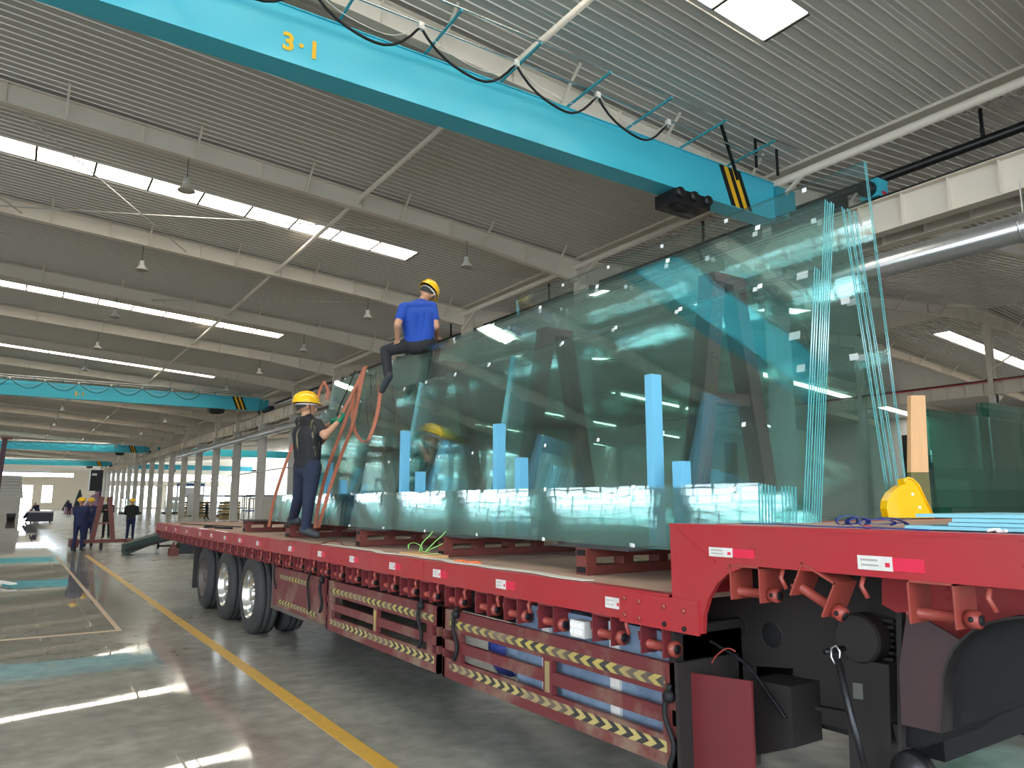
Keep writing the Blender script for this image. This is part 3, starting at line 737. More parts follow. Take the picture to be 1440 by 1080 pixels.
# wheels: three axles, dual tyres both sides
def tyre(name='tyre', R_=.475, wd=.27):
    return MB().lathe((0, 0, 0), (1, 0, 0), [(.29, .0), (.36, -.01), (.43, .005), (.465, .03), (.475, .06), (.475, .09), (.466, .092), (.466, .10), (.475, .102), (.475, .165), (.466, .167), (.466, .175), (.475, .177), (.475, wd-.04), (.465, wd-.02), (.43, wd-.003), (.36, wd), (.29, wd-.01)], 40).mesh('tyre', M_RUB)
tm = tyre()
def rim(m):
    b = MB().lathe((0, 0, 0), (1, 0, 0), [(.295, .0), (.285, .012), (.275, .05), (.26, .12), (.20, .13), (.16, .11), (.0, .11)], 28)
    return b.mesh('rim', m)
rimc, rimd = rim(M_CHROME), rim(M_RIM)
def hub(m):
    b = MB().lathe((0, 0, 0), (1, 0, 0), [(.085, .12), (.085, .03), (.06, .02), (0, .02)], 16)
    for q in range(10):
        t = 2*pi*q/10; b.lathe((.085, .165*cos(t), .165*sin(t)), (1, 0, 0), [(0, 0), (.013, 0), (.013, .03), (0, .03)], 6)
    for q in range(10):
        t = 2*pi*(q+.5)/10; b.lathe((.118, .222*cos(t), .222*sin(t)), (1, 0, 0), [(.0, 0), (.022, 0), (.022, .004), (0, .004)], 10, 1)
    return b.mesh('hub', [m, M_BLK])
hubc, hubd = hub(M_CHROME), hub(M_RIM)
for i, yy in enumerate((9.72, 11.06, 12.38)):
    for xx in (TX + .05, TX + .40, TX1 - .67, TX1 - .32):
        wl = link('wheel', tm, T, (xx - 4.0, yy - 9.0, .475), label='tyre with a polished rim' if i < 2 and xx < 2.6 else None)
        link('rim', rimd if i == 2 else rimc, wl); link('hub', hubd if i == 2 else hubc, wl)
    MB().tube([(TX + .3, yy, .475), (TX1 - .3, yy, .475)], .08, 10).build('axle', M_CHAS, T)
    MB().box(3.3, 3.4, yy - .5, yy + .5, .58, .66).build('leaf_spring', M_CHAS, T)
MB().box(TX + .06, TX + .62, 13.0, 13.02, .4, 1.03).build('mud_flap', M_RUB, T)
MB().box(TX + .02, TX + .14, 12.95, 13.0, .25, 1.05).build('rear_post', M_CHAS, T)

# side guards -------------------------------------------------------------
GXa, GXb = TX + .02, TX + .05
def tape(parent, ya, yb, zc, h, flip=False, x=None):
    x = GXa if x is None else x; h *= 1.15
    me = bpy.data.meshes.new('chevron_tape'); o = Vector(ORG[parent.name])
    v = [(x-.002, ya, zc-h/2), (x-.002, yb, zc-h/2), (x-.002, yb, zc+h/2), (x-.002, ya, zc+h/2)]
    v2 = [(x, *q[1:]) for q in v]
    me.from_pydata([tuple(Vector(q) - o) for q in v + v2], [], [(3,2,1,0), (4,5,6,7), (0,1,5,4), (1,2,6,5), (2,3,7,6), (3,0,4,7)])
    u = me.uv_layers.new(name='UVMap'); s_ = 1 / .10
    for l in me.loops:
        q = v[l.vertex_index % 4]; u.data[l.index].uv = (q[1] * s_, (q[2] - (zc - h/2)) / h)
    me.materials.append(M_CHEVR if flip else M_CHEV)
    return link('chevron_tape', me, parent)
def guard(ya, yb, solid=False, posts=()):
    g = root('side_guard', (GXa, (ya+yb)/2, .66)); g.parent = T; g.location = Vector(ORG[g.name]) - Vector(ORG[T.name])
    if solid:
        MB().box(GXa, GXb, ya, yb, .47, .89).build('panel', M_REDD, g)
        MB().box(GXa-.01, GXb, ya, yb, .44, .475).build('lower_edge', M_RIM, g)
        tape(g, ya + .45, yb - .25, .80, .04); tape(g, ya + .2, yb - .25, .535, .04)
        MB().tube(spline([(GXa-.02, ya+.35, .93), (GXa-.03, ya+.40, .80), (GXa-.02, ya+.36, .62), (GXa-.03, ya+.33, .56)]), .012, 6).build('hanging_rope', M_BLK, g)
        MB().tube(spline([(GXa-.02, yb-.12, .93), (GXa-.03, yb-.14, .80), (GXa-.02, yb-.2, .66)]), .010, 6).build('hanging_rope', M_BLK, g)
        MB().box(GXa-.006, GXb, yb-.035, yb, .44, .9).build('end_post', M_RIM, g)
        return
    for nm, z0, z1 in (('top_slat', .752, .885), ('middle_slat', .625, .69), ('bottom_slat', .445, .572)):
        MB().box(GXa, GXb, ya, yb, z0, z1).build(nm, M_REDD, g)
    for (p0, p1) in posts: MB().box(GXa - .003, GXb, p0, p1, .56, .76).build('post', M_REDD, g)
    tape(g, ya + .06, yb - .1, .80, .042); tape(g, ya + .06, yb - .1, .525, .042, True)
    for (p0, p1) in posts[1:-1]:
        q = MB().box(GXa - .006, GXa-.003, (p0+p1)/2 - .02, (p0+p1)/2 + .02, .58, .74).build('reflector_strip', M_CHEV, g)
    MB().box(GXa, GXb+.1, ya, ya+.03, .445, .885).build('end_post', M_REDD, g)
    MB().box(GXa, GXb+.1, yb-.03, yb, .445, .885).build('end_post', M_REDD, g)
GXb, GXa = TX1 - .02, TX1 - .05
guard(4.69, 8.6, posts=((4.78, 4.86), (6.6, 6.7), (8.4, 8.5))); guard(2.48, 4.63, posts=((2.50, 2.56), (3.39, 3.47), (4.38, 4.46)))  # unseen far-side guards, added to block light from under the trailer
GXa, GXb = TX + .02, TX + .05
guard(6.95, 8.62, True)
guard(4.69, 6.88, posts=((4.78, 4.86), (5.72, 5.80), (6.74, 6.82)))
guard(2.48, 4.63, posts=((2.50, 2.56), (3.39, 3.47), (4.38, 4.46)))
for (yy, z0) in ((4.93, .92), (4.42, .92), (6.98, .92), (2.50, .80)):
    MB().tube(spline([(TX + .01, yy, z0), (TX - .01, yy + .02, z0 - .12), (TX, yy - .02, z0 - .25), (TX - .01, yy, z0 - .34)]), .013, 6).ball((TX, yy, z0 - .05), .03).build('knotted_rope', M_BLK, T)
lb = MB().box(TX + .03, TX + .08, 3.12, 3.24, .90, .985).build('side_lamp', M_TAPEW, T)
for q in range(6):
    MB().box(TX + .024, TX + .03, 3.14 + .035*(q % 3), 3.165 + .035*(q % 3), .915 + .035*(q//3), .94 + .035*(q//3)).build('lamp_segment', M_PAPER, lb)
MB().box(TX, TX + .4, GY - .02, GY + .0, .45, .9).build('guard_bracket', M_CHAS, T)

# gooseneck underside: webs, arch plates, mudflap, landing leg -------------
def trace(pts, x, th, name, m, par=None):
    pl = [onx(u, v, x) for u, v in pts]
    return MB().prism([(p.y, p.z) for p in pl], 'x', x, x + th).build(name, m, par or T)
trace([(978, 800), (1420, 800), (1420, 860), (1290, 880), (1265, 945), (1265, 1021), (1195, 1027), (1115, 1009), (1115, 940), (955, 930)], 3.0, .02, 'gooseneck_web', M_CHAS)
trace([(1100, 985), (1200, 1003), (1200, 1009), (1100, 990)], 2.96, .04, 'web_flange', M_CHAS)
for (u, v, rr) in ((997, 868, .032), (1037.5, 880, .046), (1085, 893, .056)):
    c = onx(u, v, 3.0)
    MB().lathe(c, (-1, 0, 0), [(rr+.006, 0), (rr+.006, .003), (rr, .003), (rr, 0)], 20).build('hole_rim', M_CHAS, T)
    MB().lathe(c, (-1, 0, 0), [(0, 0.002), (rr, 0.002), (rr, 0), (0, 0)], 20).build('round_hole', mat('hole_shade', (.002, .002, .002), .9) if 'hole_shade' not in bpy.data.materials else bpy.data.materials['hole_shade'], T)  # near-black disc on the web, painted for the shade inside a hole
trace([(1056, 955), (1112, 966), (1116, 1052), (1064, 1062)], 2.80, .2, 'front_box', M_CHAS)
trace([(957, 944), (1056, 958), (1062, 1110), (962, 1110)], 2.58, .012, 'mudflap', M_MARO)
MB().box(TX + .05, TX + .6, 2.50, 2.54, .36, 1.04).build('bulkhead', M_CHAS, T)
MB().box(3.05, 4.9, 1.6, 2.6, .62, .74).build('kingpin_floor', M_BLK, T)
# landing leg
lgo = trace([(1189, 925), (1250, 935), (1257, 1200), (1200, 1200)], 2.86, .14, 'landing_leg', M_CHAS)
hc = onx(1204, 898, 2.84)
gh = MB().lathe(hc, (1, 0, 0), [(0, 0), (.088, 0), (.096, .012), (.096, .08), (0, .08)], 28); gh.sm = [False]*len(gh.sm); gh.build('gear_housing', M_CHAS, lgo)
MB().lathe(onx(1186, 912, 2.84), (-1, 0, 0), [(0, 0), (.012, 0), (.012, .12), (0, .12)], 10).build('crank_shaft', M_BLKM, lgo)
lk = [onx(u, v, 2.70) for u, v in ((1169, 911), (1176, 908), (1181, 916), (1181, 930), (1174, 933), (1169, 924), (1169, 911))]
MB().tube(lk, .004, 6).build('crank_link', M_GALV, lgo)
MB().tube([onx(1178, 926, 2.70), onx(1200, 1020, 2.70), onx(1225, 1110, 2.72)], .013, 10).build('crank_handle', M_BLKM, lgo)
MB().lathe(onx(1278, 1090, 2.78), (1, 0, 0), [(0, 0), (.07, 0), (.076, .015), (.076, .06), (0, .06)], 22).build('foot_wheel', M_BLKM, lgo)
trace([(1199, 960), (1213, 962), (1214, 984), (1200, 982)], 2.856, .003, 'plate', M_DGREY, lgo)
for i in range(7): trace([(1238, 870 + 9*i), (1256, 872 + 9*i), (1256, 876 + 9*i), (1238, 874 + 9*i)], 2.93, .04, 'rack_tooth', M_CHAS, lgo)
trace([(1260, 862), (1268, 862), (1268, 1070), (1263, 1070)], 2.80, .03, 'vertical_bar', M_CHAS)
trace([(1275, 862), (1293, 866), (1350, 900), (1339, 912), (1331, 928), (1325, 950), (1323, 1031), (1268, 1019), (1264, 941)], 2.74, .012, 'arch_plate', M_MARD)
trace([(1351, 901), (1366, 889), (1390, 877), (1415, 871), (1440, 869), (1520, 868), (1520, 975), (1440, 986), (1400, 991), (1352, 1000), (1350, 1021), (1329, 1031), (1322, 1031), (1324, 952), (1332, 925)], 2.80, .5, 'wheel_arch', M_BLK)
rim_ = [(1323, 1031), (1325, 950), (1331, 928), (1339, 912), (1351, 898), (1366, 886), (1390, 874), (1415, 868), (1440, 866), (1520, 865), (1520, 869), (1440, 870), (1415, 872), (1390, 878), (1366, 890), (1353, 902), (1342, 915), (1334, 930), (1328, 952), (1326, 1031)]
trace(rim_, 2.73, .09, 'arch_rim', M_CHAS)
trace([(1240, 800), (1520, 800), (1520, 900), (1440, 890), (1340, 905), (1240, 850)], 2.95, .02, 'red_inner_panel', M_RED)
trace([(1255, 1018), (1330, 1030), (1318, 1040), (1304, 1050), (1288, 1052), (1262, 1049)], 2.86, .4, 'kingpin_block', M_BLK)
MB().tube(spline([onx(u, v, 2.78) for u, v in ((975, 890), (1010, 908), (1050, 935), (1080, 975), (1105, 1010))]), .008, 6).build('air_hose', M_BLK, T)
MB().tube(spline([onx(u, v, 2.72) for u, v in ((994, 948), (1005, 925), (1022, 912), (1034, 916))]), .004, 5).build('wire', M_REDO, T)
# tractor unit supporting the gooseneck out of frame
for yy in (.35, -.95):
    for xx in (2.75, 4.98):
        pass
# blue-grey tarpaulin bundle carried behind the guard
tb = MB().prism([(2.50, .50), (2.50, 1.0), (3.78, 1.0), (3.86, .9), (3.84, .55), (3.76, .50)], 'x', TX + .10, TX + .50).build('tarpaulin_bundle', M_TARP, T)
for yy in (2.92, 3.5): MB().box(TX + .085, TX + .10, yy, yy + .07, .50, 1.0).build('faded_strap', M_TAPEW, tb)
tb2 = MB().ball((TX + .28, 3.98, .68), .16, sc=(1, .8, 1.1)).build('rolled_sheet', M_TARP, T)
MB().ball((TX + .3, 4.2, .65), .17, sc=(1, .9, 1)).build('rolled_sheet', M_BLUES, T)

# ================================================================== SKIDS (steel bearers under the glass)
SKY_ = [3.41, 5.12, 6.79, 8.95, 10.95]
nm_ = ['nearest brown-red steel skid under the glass, beside the gooseneck', 'second brown-red steel skid, with pine board and green strap beside it', 'third brown-red steel skid, just right of the standing worker',
       'fourth brown-red steel skid, at the feet of the standing worker', 'rearmost brown-red steel skid under the far glass end']
for y, lb in zip(SKY_, nm_):
    s_ = root('steel_skid', (4.0, y, DZ), lb, 'skid', 'steel skids under the glass')
    wdt = .10 if y < 8 else .16
    MB().box(2.79, 5.2, y, y + wdt, DZ, DZ + .052).build('lower_tube', M_SKID, s_)
    MB().box(2.79, 5.2, y, y + wdt, DZ + .098, DZ + .15).build('upper_tube', M_SKID, s_)
    x = 2.79
    for k in range(9):
        MB().box(x, x + .075, y + .004, y + wdt - .004, DZ + .052, DZ + .098).build('spacer_block', M_SKID, s_); x += .29
    MB().box(2.785, 2.79, y + .012, y + wdt - .012, DZ + .108, DZ + .142).build('tube_mouth', M_BLK, s_)  # black patch on the closed tube end, painted for its shaded inside
    MB().box(2.785, 2.79, y + .012, y + wdt - .012, DZ + .01, DZ + .044).build('tube_mouth', M_BLK, s_)
    MB().box(2.80, 5.2, y - .35, y + wdt + .25, DZ + .15, DZ + .163).build('rubber_pad', M_RUB, s_)
for i, (a, b) in enumerate(((2.52, 3.3), (3.05, 3.06))): pass

# ================================================================== A-FRAMES
for y, lb in zip((3.36, 5.30, 7.23, 9.17), ('nearest oxide-brown steel A-frame inside the glass load, with yellow marks on one leg', 'second oxide-brown steel A-frame inside the glass load', 'third oxide-brown A-frame, right below the seated worker', 'fourth oxide-brown A-frame, behind the strapped end of the glass')):
    a = root('glass_stand', (4.0, y, DZ + .165), lb, 'frame', 'steel A-frames between the glass packs')
    zb, zt = DZ + .165, 3.13
    MB().bar((3.60, y, zb), (3.905, y, zt), .13, .12, up=(1, 0, 0)).build('leg', M_AFR, a)
    MB().bar((4.40, y, zb), (4.095, y, zt), .13, .12, up=(1, 0, 0)).build('leg', M_AFR, a)
    MB().box(3.845, 4.155, y - .075, y + .075, zt - .05, zt + .02).build('top_plate', M_AFR, a)
    MB().box(3.77, 4.23, y - .045, y + .045, 2.25, 2.33).build('crossbar', M_AFR, a)
    MB().box(3.5, 4.5, y - .06, y + .06, zb - .002, zb + .08).build('base_bar', M_AFR, a)
    if y < 4:
        mk = MB(); rnd = random.Random(3)
        for i in range(6):
            z = 3.0 - .13*i; xc = 3.905 - (zt - z)*.172
            for k in range(3):
                p = Vector((xc + rnd.uniform(-.02, .02), y - .069, z + rnd.uniform(-.035, .035))); q = p + Vector((rnd.uniform(-.03, .03), 0, rnd.uniform(-.04, .04)))
                mk.bar(p, q, .008, .003, up=(0, 1, 0))
        mk.build('painted_mark', mat('faded_yellow_mark', (.40, .30, .08), .7), a)

# ================================================================== GLASS SHEETS
def sheet(xb, xt, zb, zt, ya, yb, th, label, group, stickers=(), tilt=0.0):
    """one rectangular glass sheet leaning from (xb,zb) to (xt,zt)"""
    b = MB(); s_ = 1 if xt >= xb else -1
    v = []
    for x, z in ((xb, zb), (xt, zt)):
        for dx in (0, th):
            for y in (ya, yb): v.append((x + dx + tilt*(y-ya), y, z))
    # 0:(xb,ya) 1:(xb,yb) 2:(xb+th,ya) 3:(xb+th,yb) 4..7 top
    b.add(v, [(0,1,5,4), (2,6,7,3)], 0)
    o = len(b.v) - 8
    for f in ((0,4,6,2), (1,3,7,5), (4,5,7,6), (0,2,3,1)): b.f.append(f); b.mi.append(1); b.sm.append(False)
    g = b.build('glass_sheet', [M_GLASS, M_GEDGE], None, label=label, cat='glass sheet', group=group)
    for (y, fz, hy, hz) in stickers:
        x = xb + (xt-xb)*fz - .0015; z = zb + (zt-zb)*fz
        sl = (xt-xb)/(zt-zb)
        q = MB().add([(x-hz*sl, y-hy, z-hz), (x-hz*sl, y+hy, z-hz), (x+hz*sl, y+hy, z+hz), (x+hz*sl, y-hy, z+hz),
                      (x-hz*sl+.001, y-hy, z-hz), (x-hz*sl+.001, y+hy, z-hz), (x+hz*sl+.001, y+hy, z+hz), (x+hz*sl+.001, y-hy, z+hz)],
                     [(0,3,2,1),(4,5,6,7),(0,1,5,4),(1,2,6,5),(2,3,7,6),(3,0,4,7)])
        q.build('paper_label', M_PAPER, g)
    return g
GB = DZ + .165
rs = random.Random(11)
for i in range(6):     # low pack, front
    x = 2.915 + .0215*i
    st_k = [(2.45 + .02*i, .92, .018, .010)] if i == 0 else []
    for k in range(1, 10): st_k.append((2.3 + .85*k + .03*i, .985, .012, .010)); st_k.append((2.3 + .85*k + .035*i, .03, .010, .010))
    sheet(x, x + .012 + .002*i, GB, 1.69 - .003*i, 2.3, 10.2, .012, '%s low glass sheet of the front pack along the trailer edge' % ('foremost' if i == 0 else 'hindmost' if i == 5 else 'inner'), 'low front pack of glass strips', st_k[:20] if i < 3 else (), tilt=rs.uniform(-.0006, .0006))
for i in range(5):
    x = 3.085 + .026*i
    sheet(x, x + .015, GB, 1.675, 2.3, 10.1, .012, '%s low glass sheet of the second pack behind the front strips' % ('foremost' if i == 0 else 'hindmost' if i == 4 else 'inner'), 'low second pack of glass strips', tilt=rs.uniform(-.0006, .0006))
PA = [(2.30, 5.22), (5.24, 6.98), (7.0, 10.0)]
lbA = ['sheet of the nearest shoulder-high glass pack, right of the white seams', 'sheet of the middle shoulder-high glass pack, between the white seams', 'sheet of the far shoulder-high glass pack, behind the orange straps']
gpA = ['shoulder-high glass pack, near', 'shoulder-high glass pack, middle', 'shoulder-high glass pack, far']
for j, (a, b_) in enumerate(PA):
    for i in range(3):
        xb = 3.225 + .02*i
        st_k = []
        if i == 0:
            y = a + .35
            while y < b_ - .1: st_k += [(y, .985, .016, .013), (y + .05, .45, .013, .012)]; y += .62
        elif i == 1:
            y = a + .40
            while y < b_ - .1: st_k += [(y, .985, .016, .013)]; y += .62
        sheet(xb, xb + .26, GB, 2.85 - .004*i, a, b_, .010, ('foremost ', 'middle ', 'hindmost ')[i] + lbA[j], gpA[j], st_k, tilt=rs.uniform(-.0015, .0015) + (.001 if j == 1 else 0))
for i in range(5):
    xb = 3.29 + .019*i
    st_k = []
    if i == 0:
        y = 2.75
        while y < 9.8: st_k += [(y, .988, .018, .015)]; y += .75
        st_k += [(2.42, .78, .035, .022), (2.45, .60, .035, .022), (2.40, .50, .025, .02)]
    if i == 2:
        y = 2.80
        while y < 9.8: st_k += [(y, .985, .018, .015)]; y += .75
    sheet(xb, xb + .335, GB, 3.265 - .006*(i % 3), 2.3, 9.9, .010, '%stall glass sheet of the high near pack the worker sits on' % ('foremost ' if i == 0 else 'hindmost ' if i == 4 else 'inner '), 'high near glass pack', st_k, tilt=rs.uniform(-.0006, .0006))
for i in range(6):
    xb = 4.49 + .022*i + (.02 * (i // 2))
    st_k = [(2.75 + .9*k, .985, .018, .016) for k in range(5)] + [(2.62, .72, .03, .02), (2.62, .55, .03, .02)] if i in (0, 2) else ()
    sheet(xb, xb - .30, GB, 3.44 - .01*(i % 2), 2.55, 9.5, .011, '%sglass sheet of the far-side pack leaning the other way' % ('innermost ' if i == 0 else 'outermost ' if i == 5 else 'inner '), 'far-side glass pack', st_k, tilt=rs.uniform(-.001, .001))
for i in range(2):
    xb = 4.685 + .02*i
    sheet(xb, xb - .20, GB, 3.82, 2.55, 6.65, .010, '%s of the two tallest glass sheets at the back of the load' % ('nearer', 'farther')[i], 'tallest rear glass pack', [(3.0 + .7*k, .985, .018, .015) for k in range(5)] if i == 0 else ())

# blue foam corner posts between the packs
for i, (y, z, lb) in enumerate(((3.22, 2.36, 'tallest light blue foam post, nearest the gooseneck'), (4.94, 2.21, 'second tall light blue foam post, in front of the second A-frame'), (6.65, 2.29, 'third tall light blue foam post, left of the first white seam'), (8.75, 2.08, 'tall light blue foam post behind the orange straps'))):
    o = MB().box(3.13, 3.21, y - .03, y + .03, GB, z).build('foam_post', M_BLUEF, None, label=lb, cat='foam post', group='light blue foam posts')
for i, (y, z, lb) in enumerate(((3.02, 1.83, 'short blue foam block right of the tallest foam post'), (4.64, 1.93, 'short blue foam block right of the second tall post'), (6.32, 1.88, 'short blue foam block right of the third tall post'), (8.29, 1.85, 'short blue foam block beside the post behind the straps'))):
    MB().box(3.14, 3.215, y - .035, y + .035, GB, z).build('foam_block', M_BLUEF, None, label=lb, cat='foam block', group='light blue foam blocks')

# ================================================================== LOAD ON THE GOOSENECK
for i in range(4):
    ya = 1.50 if i in (0, 3) else 1.36
    MB().box(2.72 + .008*i, 3.35, -.9, ya - .01*i, GZ + .004 + .014*i, GZ + .016 + .014*i).build('foam_board', M_BLUEB, None, label='%s light blue foam board in the pile on the gooseneck deck' % ['lowest', 'second lowest', 'second highest', 'topmost'][i], cat='foam board', group='foam boards on the gooseneck')
# yellow edge guard
og = [(1250, 728), (1247, 715), (1248, 704), (1255, 692), (1266, 683), (1272, 681), (1271, 675), (1276, 672), (1283, 674), (1291, 682), (1313, 728)]
og = [(p.x, max(GZ + .003, p.z)) for p in [ony(u, v, 2.40) for u, v in og]]
yg = root('edge_guard', (4.3, 2.45, GZ), 'yellow plastic edge guard standing against the glass foot', 'guard')
MB().prism(og, 'y', 2.40, 2.44).build('plate', M_YG, yg)
MB().tube([(q[0], 2.398, q[1]) for q in og[5:]], .007, 6).build('rim', M_YG, yg)
MB().prism([og[-1], og[-2], og[-3], (og[-3][0] + .018, og[-3][1] + .004), (og[-2][0] + .022, og[-2][1] + .006), (og[-1][0] + .035, og[-1][1])], 'y', 2.43, 2.50).build('side_wall', M_YG, yg)
for (x, z) in [(p.x, p.z) for p in (ony(1283, 695, 2.4), ony(1293, 714, 2.4))]: MB().lathe((x, 2.40, z), (0, -1, 0), [(0, 0), (.011, 0), (.009, .006), (0, .007)], 12).build('rivet', M_PAPER, yg)
# wood posts
wp = root('wooden_post', (4.9, 2.62, GZ), 'pale pine post standing upright in front of the dark glass', 'post')
p0 = ony(1281, 668, 2.55); p1 = ony(1305, 557, 2.55)
MB().prism([(ony(1281,664,2.55).x, ony(1281,664,2.55).z), (ony(1306,664,2.55).x, ony(1306,664,2.55).z), (ony(1301,556,2.55).x, ony(1301,556,2.55).z), (ony(1281,556,2.55).x, ony(1281,556,2.55).z)], 'y', 2.55, 2.575).build('upper_post', M_WOOD, wp)
MB().prism([(ony(1281,728,2.55).x, GZ), (ony(1312,728,2.55).x, GZ), (ony(1306,664,2.55).x, ony(1306,664,2.55).z), (ony(1281,664,2.55).x, ony(1281,664,2.55).z)], 'y', 2.55, 2.575).build('lower_post', M_OLIVE, wp)  # post foot coloured olive for the green glass tint over it
MB().box(4.80, 4.86, 2.56, 2.62, GZ, 2.03).build('dark_post', M_CHAS, None, label='short dark grey post just left of the pine post', cat='post')
# dark green glass on a rack beyond the trailer
dk_ = root('glass_rack', (6.9, 3.2, 0), 'steel rack carrying dark glass beyond the trailer', 'rack')
MB().box(6.0, 10.0, 2.4, 5.2, .0, .12).build('base', M_CHAS, dk_)
for x in (6.05, 9.9): MB().box(x, x + .08, 5.05, 5.15, .12, 2.2).build('post', M_CHAS, dk_)
pk = [(6.90, 3.5, 2.44), (6.97, 3.62, 2.46), (7.05, 3.74, 2.48), (8.18, 3.55, 2.60), (8.36, 3.68, 2.62), (8.6, 3.80, 2.66), (8.78, 3.92, 2.68)]
for i, (x, y, z) in enumerate(pk):
    MB().prism([(x, y), (10.0, y - .02), (10.0, y - .005), (x, y + .015)], 'z', .12, z, 1, 0).build('dark_glass_sheet', [M_DGLS, M_DEDGE], None, label='dark green glass sheet on the rack, %s from the pine post' % ORD[i], cat='glass sheet', group='dark glass sheets beyond the trailer')
for i, (za, y) in enumerate(((1.86, 3.05), (1.70, 2.9), (1.56, 2.75))):
    a0 = 5.62; b0 = 10.0
    MB().prism([(a0, y), (b0, y - .75), (b0, y - .74), (a0, y + .012)], 'z', .12, za, 1, 0).build('dark_glass_sheet', [M_DGLS, M_DEDGE], None, label='%s dark glass sheet lower in front of the rack' % ['tallest', 'middle', 'lowest'][i], cat='glass sheet', group='low dark glass sheets beyond the trailer')
# blue strap tangle and small litter on the gooseneck
st = MB(); c = Vector((2.98, 1.80, GZ))
def loop(cx, cy, cz, rx, rz, rot, n=14, a0=-40, a1=220):
    return [Vector((cx + rx*cos(radians(a0 + (a1-a0)*i/n))*cos(rot), cy + rx*cos(radians(a0 + (a1-a0)*i/n))*sin(rot), cz + rz*sin(radians(a0 + (a1-a0)*i/n)))) for i in range(n + 1)]
st.ribbon(loop(2.93, 1.86, GZ + .022, .045, .022, -.6), (.03, .03, 0), .003)
st.ribbon(loop(2.96, 1.83, GZ + .018, .05, .018, -.4), (.02, .035, 0), .003)
st.ribbon(loop(3.03, 1.79, GZ + .014, .075, .015, -.7), (.03, .03, 0), .003)
st.ribbon(spline([(2.93, 1.88, GZ+.006), (2.99, 1.84, GZ+.012), (3.04, 1.78, GZ+.008), (3.12, 1.74, GZ+.014)]), (.02, .03, 0), .003)
st.ribbon(spline([(3.06, 1.80, GZ+.03), (3.09, 1.77, GZ+.035), (3.13, 1.735, GZ+.02), (3.14, 1.72, GZ+.006)]), (.02, .03, 0), .003)
st.build('lashing_strap', M_BLUES, None, label='crumpled blue lashing strap on the gooseneck deck', cat='strap')
MB().ribbon(spline([(2.75, 2.25, GZ+.006), (2.72, 2.05, GZ+.007), (2.66, 1.8, GZ+.006), (2.62, 1.5, GZ+.007), (2.60, 1.35, GZ+.006)]), (.025, 0, 0), .004).build('lashing_strap', M_BLUES, None, label='flat dark blue strap lying along the gooseneck edge', cat='strap')
MB().ball((2.68, 1.62, GZ + .008), .014, sc=(2, 1.2, .6)).bar((2.66, 1.64, GZ+.006), (2.7, 1.57, GZ+.004), .02, .006).build('orange_scrap', M_REDO, None, label='small orange scrap on the gooseneck deck', cat='scrap')
MB().tube(spline([(2.58, 1.16, GZ+.01), (2.60, 1.14, GZ+.014), (2.585, 1.12, GZ+.008), (2.57, 1.10, GZ+.012)]), .005, 5).ball((2.585, 1.13, GZ+.012), .008).build('white_scrap', M_PAPER, None, label='tiny white wrapping scrap on the gooseneck edge', cat='scrap')

# things on the lower deck
wb = MB(); 
p0 = Vector((2.72, 5.35, DZ))
wb.box(2.62, 2.76, 5.0, 5.55, DZ, DZ + .022).build('pine_board', M_WOOD, None, label='short pale pine board beside the second skid', cat='board')
gs = MB(); zt = DZ + .03
for pts in ([(2.66, 5.35, zt+.01), (2.68, 5.30, zt+.12), (2.72, 5.22, zt+.20), (2.75, 5.18, zt+.26)],
            [(2.70, 5.25, zt+.02), (2.76, 5.15, zt+.13), (2.80, 5.05, zt+.21), (2.82, 4.99, zt+.27)],
            [(2.62, 5.55, zt+.03), (2.64, 5.60, zt+.08), (2.66, 5.5, zt+.11), (2.70, 5.38, zt+.07), (2.68, 5.3, zt+.015), (2.70, 5.15, zt+.012)],
            [(2.60, 5.28, zt-.02), (2.62, 5.1, zt-.01), (2.68, 4.95, zt+.005), (2.72, 4.9, zt+.002)], [(2.68, 5.25, zt+.01), (2.74, 5.1, zt+.07), (2.78, 4.98, zt+.12)]):
    gs.ribbon(spline(pts), (.0, .022, 0), .004)
gs.v = [(2.68 + (v[0]-2.68)*.7, 5.22 + (v[1]-5.22)*.62, DZ + .012 + (v[2]-DZ)*.62) for v in gs.v]
gs.build('green_strap', M_GRN, None, label='tangle of bright green plastic strapping on the pine board', cat='strap')
MB().tube(spline([(2.60, 4.62, DZ+.008), (2.64, 4.55, DZ+.012), (2.60, 4.45, DZ+.01), (2.66, 4.4, DZ+.012), (2.62, 4.32, DZ+.008)]), .012, 6).build('orange_strap_end', mat('orange_rope', (.62, .13, .03), .6), None, label='orange strap end lying on the deck edge', cat='strap')
rpp = MB()
rq = random.Random(5); pts = []
for i in range(18): pts.append((TX + .05 + rq.uniform(0, .07), 7.2 - .24*i, DZ + .008))
MB().ribbon(spline(pts, 3), (.07, .0, 0), .004).build('dusty_webbing', mat('dusty_white_webbing', (.62, .58, .50), .7), None, label='long dusty white webbing lying along the deck edge', cat='strap')
MB().tube(spline([(2.62, 7.35, DZ+.01), (2.68, 7.25, DZ+.035), (2.70, 7.05, DZ+.03), (2.66, 6.9, DZ+.01), (2.64, 6.7, DZ+.006)]), .008, 5).build('rope_scrap', M_REDD, None, label='short brown rope on the deck right of the standing worker', cat='rope')
MB().tube(spline([(2.7, 13.2, DZ+.01), (2.8, 13.0, DZ+.02), (2.76, 12.6, DZ+.01), (2.9, 12.2, DZ+.01)]), .02, 5).build('rope_scrap', M_BLK, None, label='black rope on the deck near the trailer tail', cat='rope')
MB().bar((2.75, 15.5, DZ+.008), (3.2, 12.9, DZ+.008), .04, .014).build('dark_bar', M_BLK, None, label='thin dark bar lying across the rear deck', cat='bar')

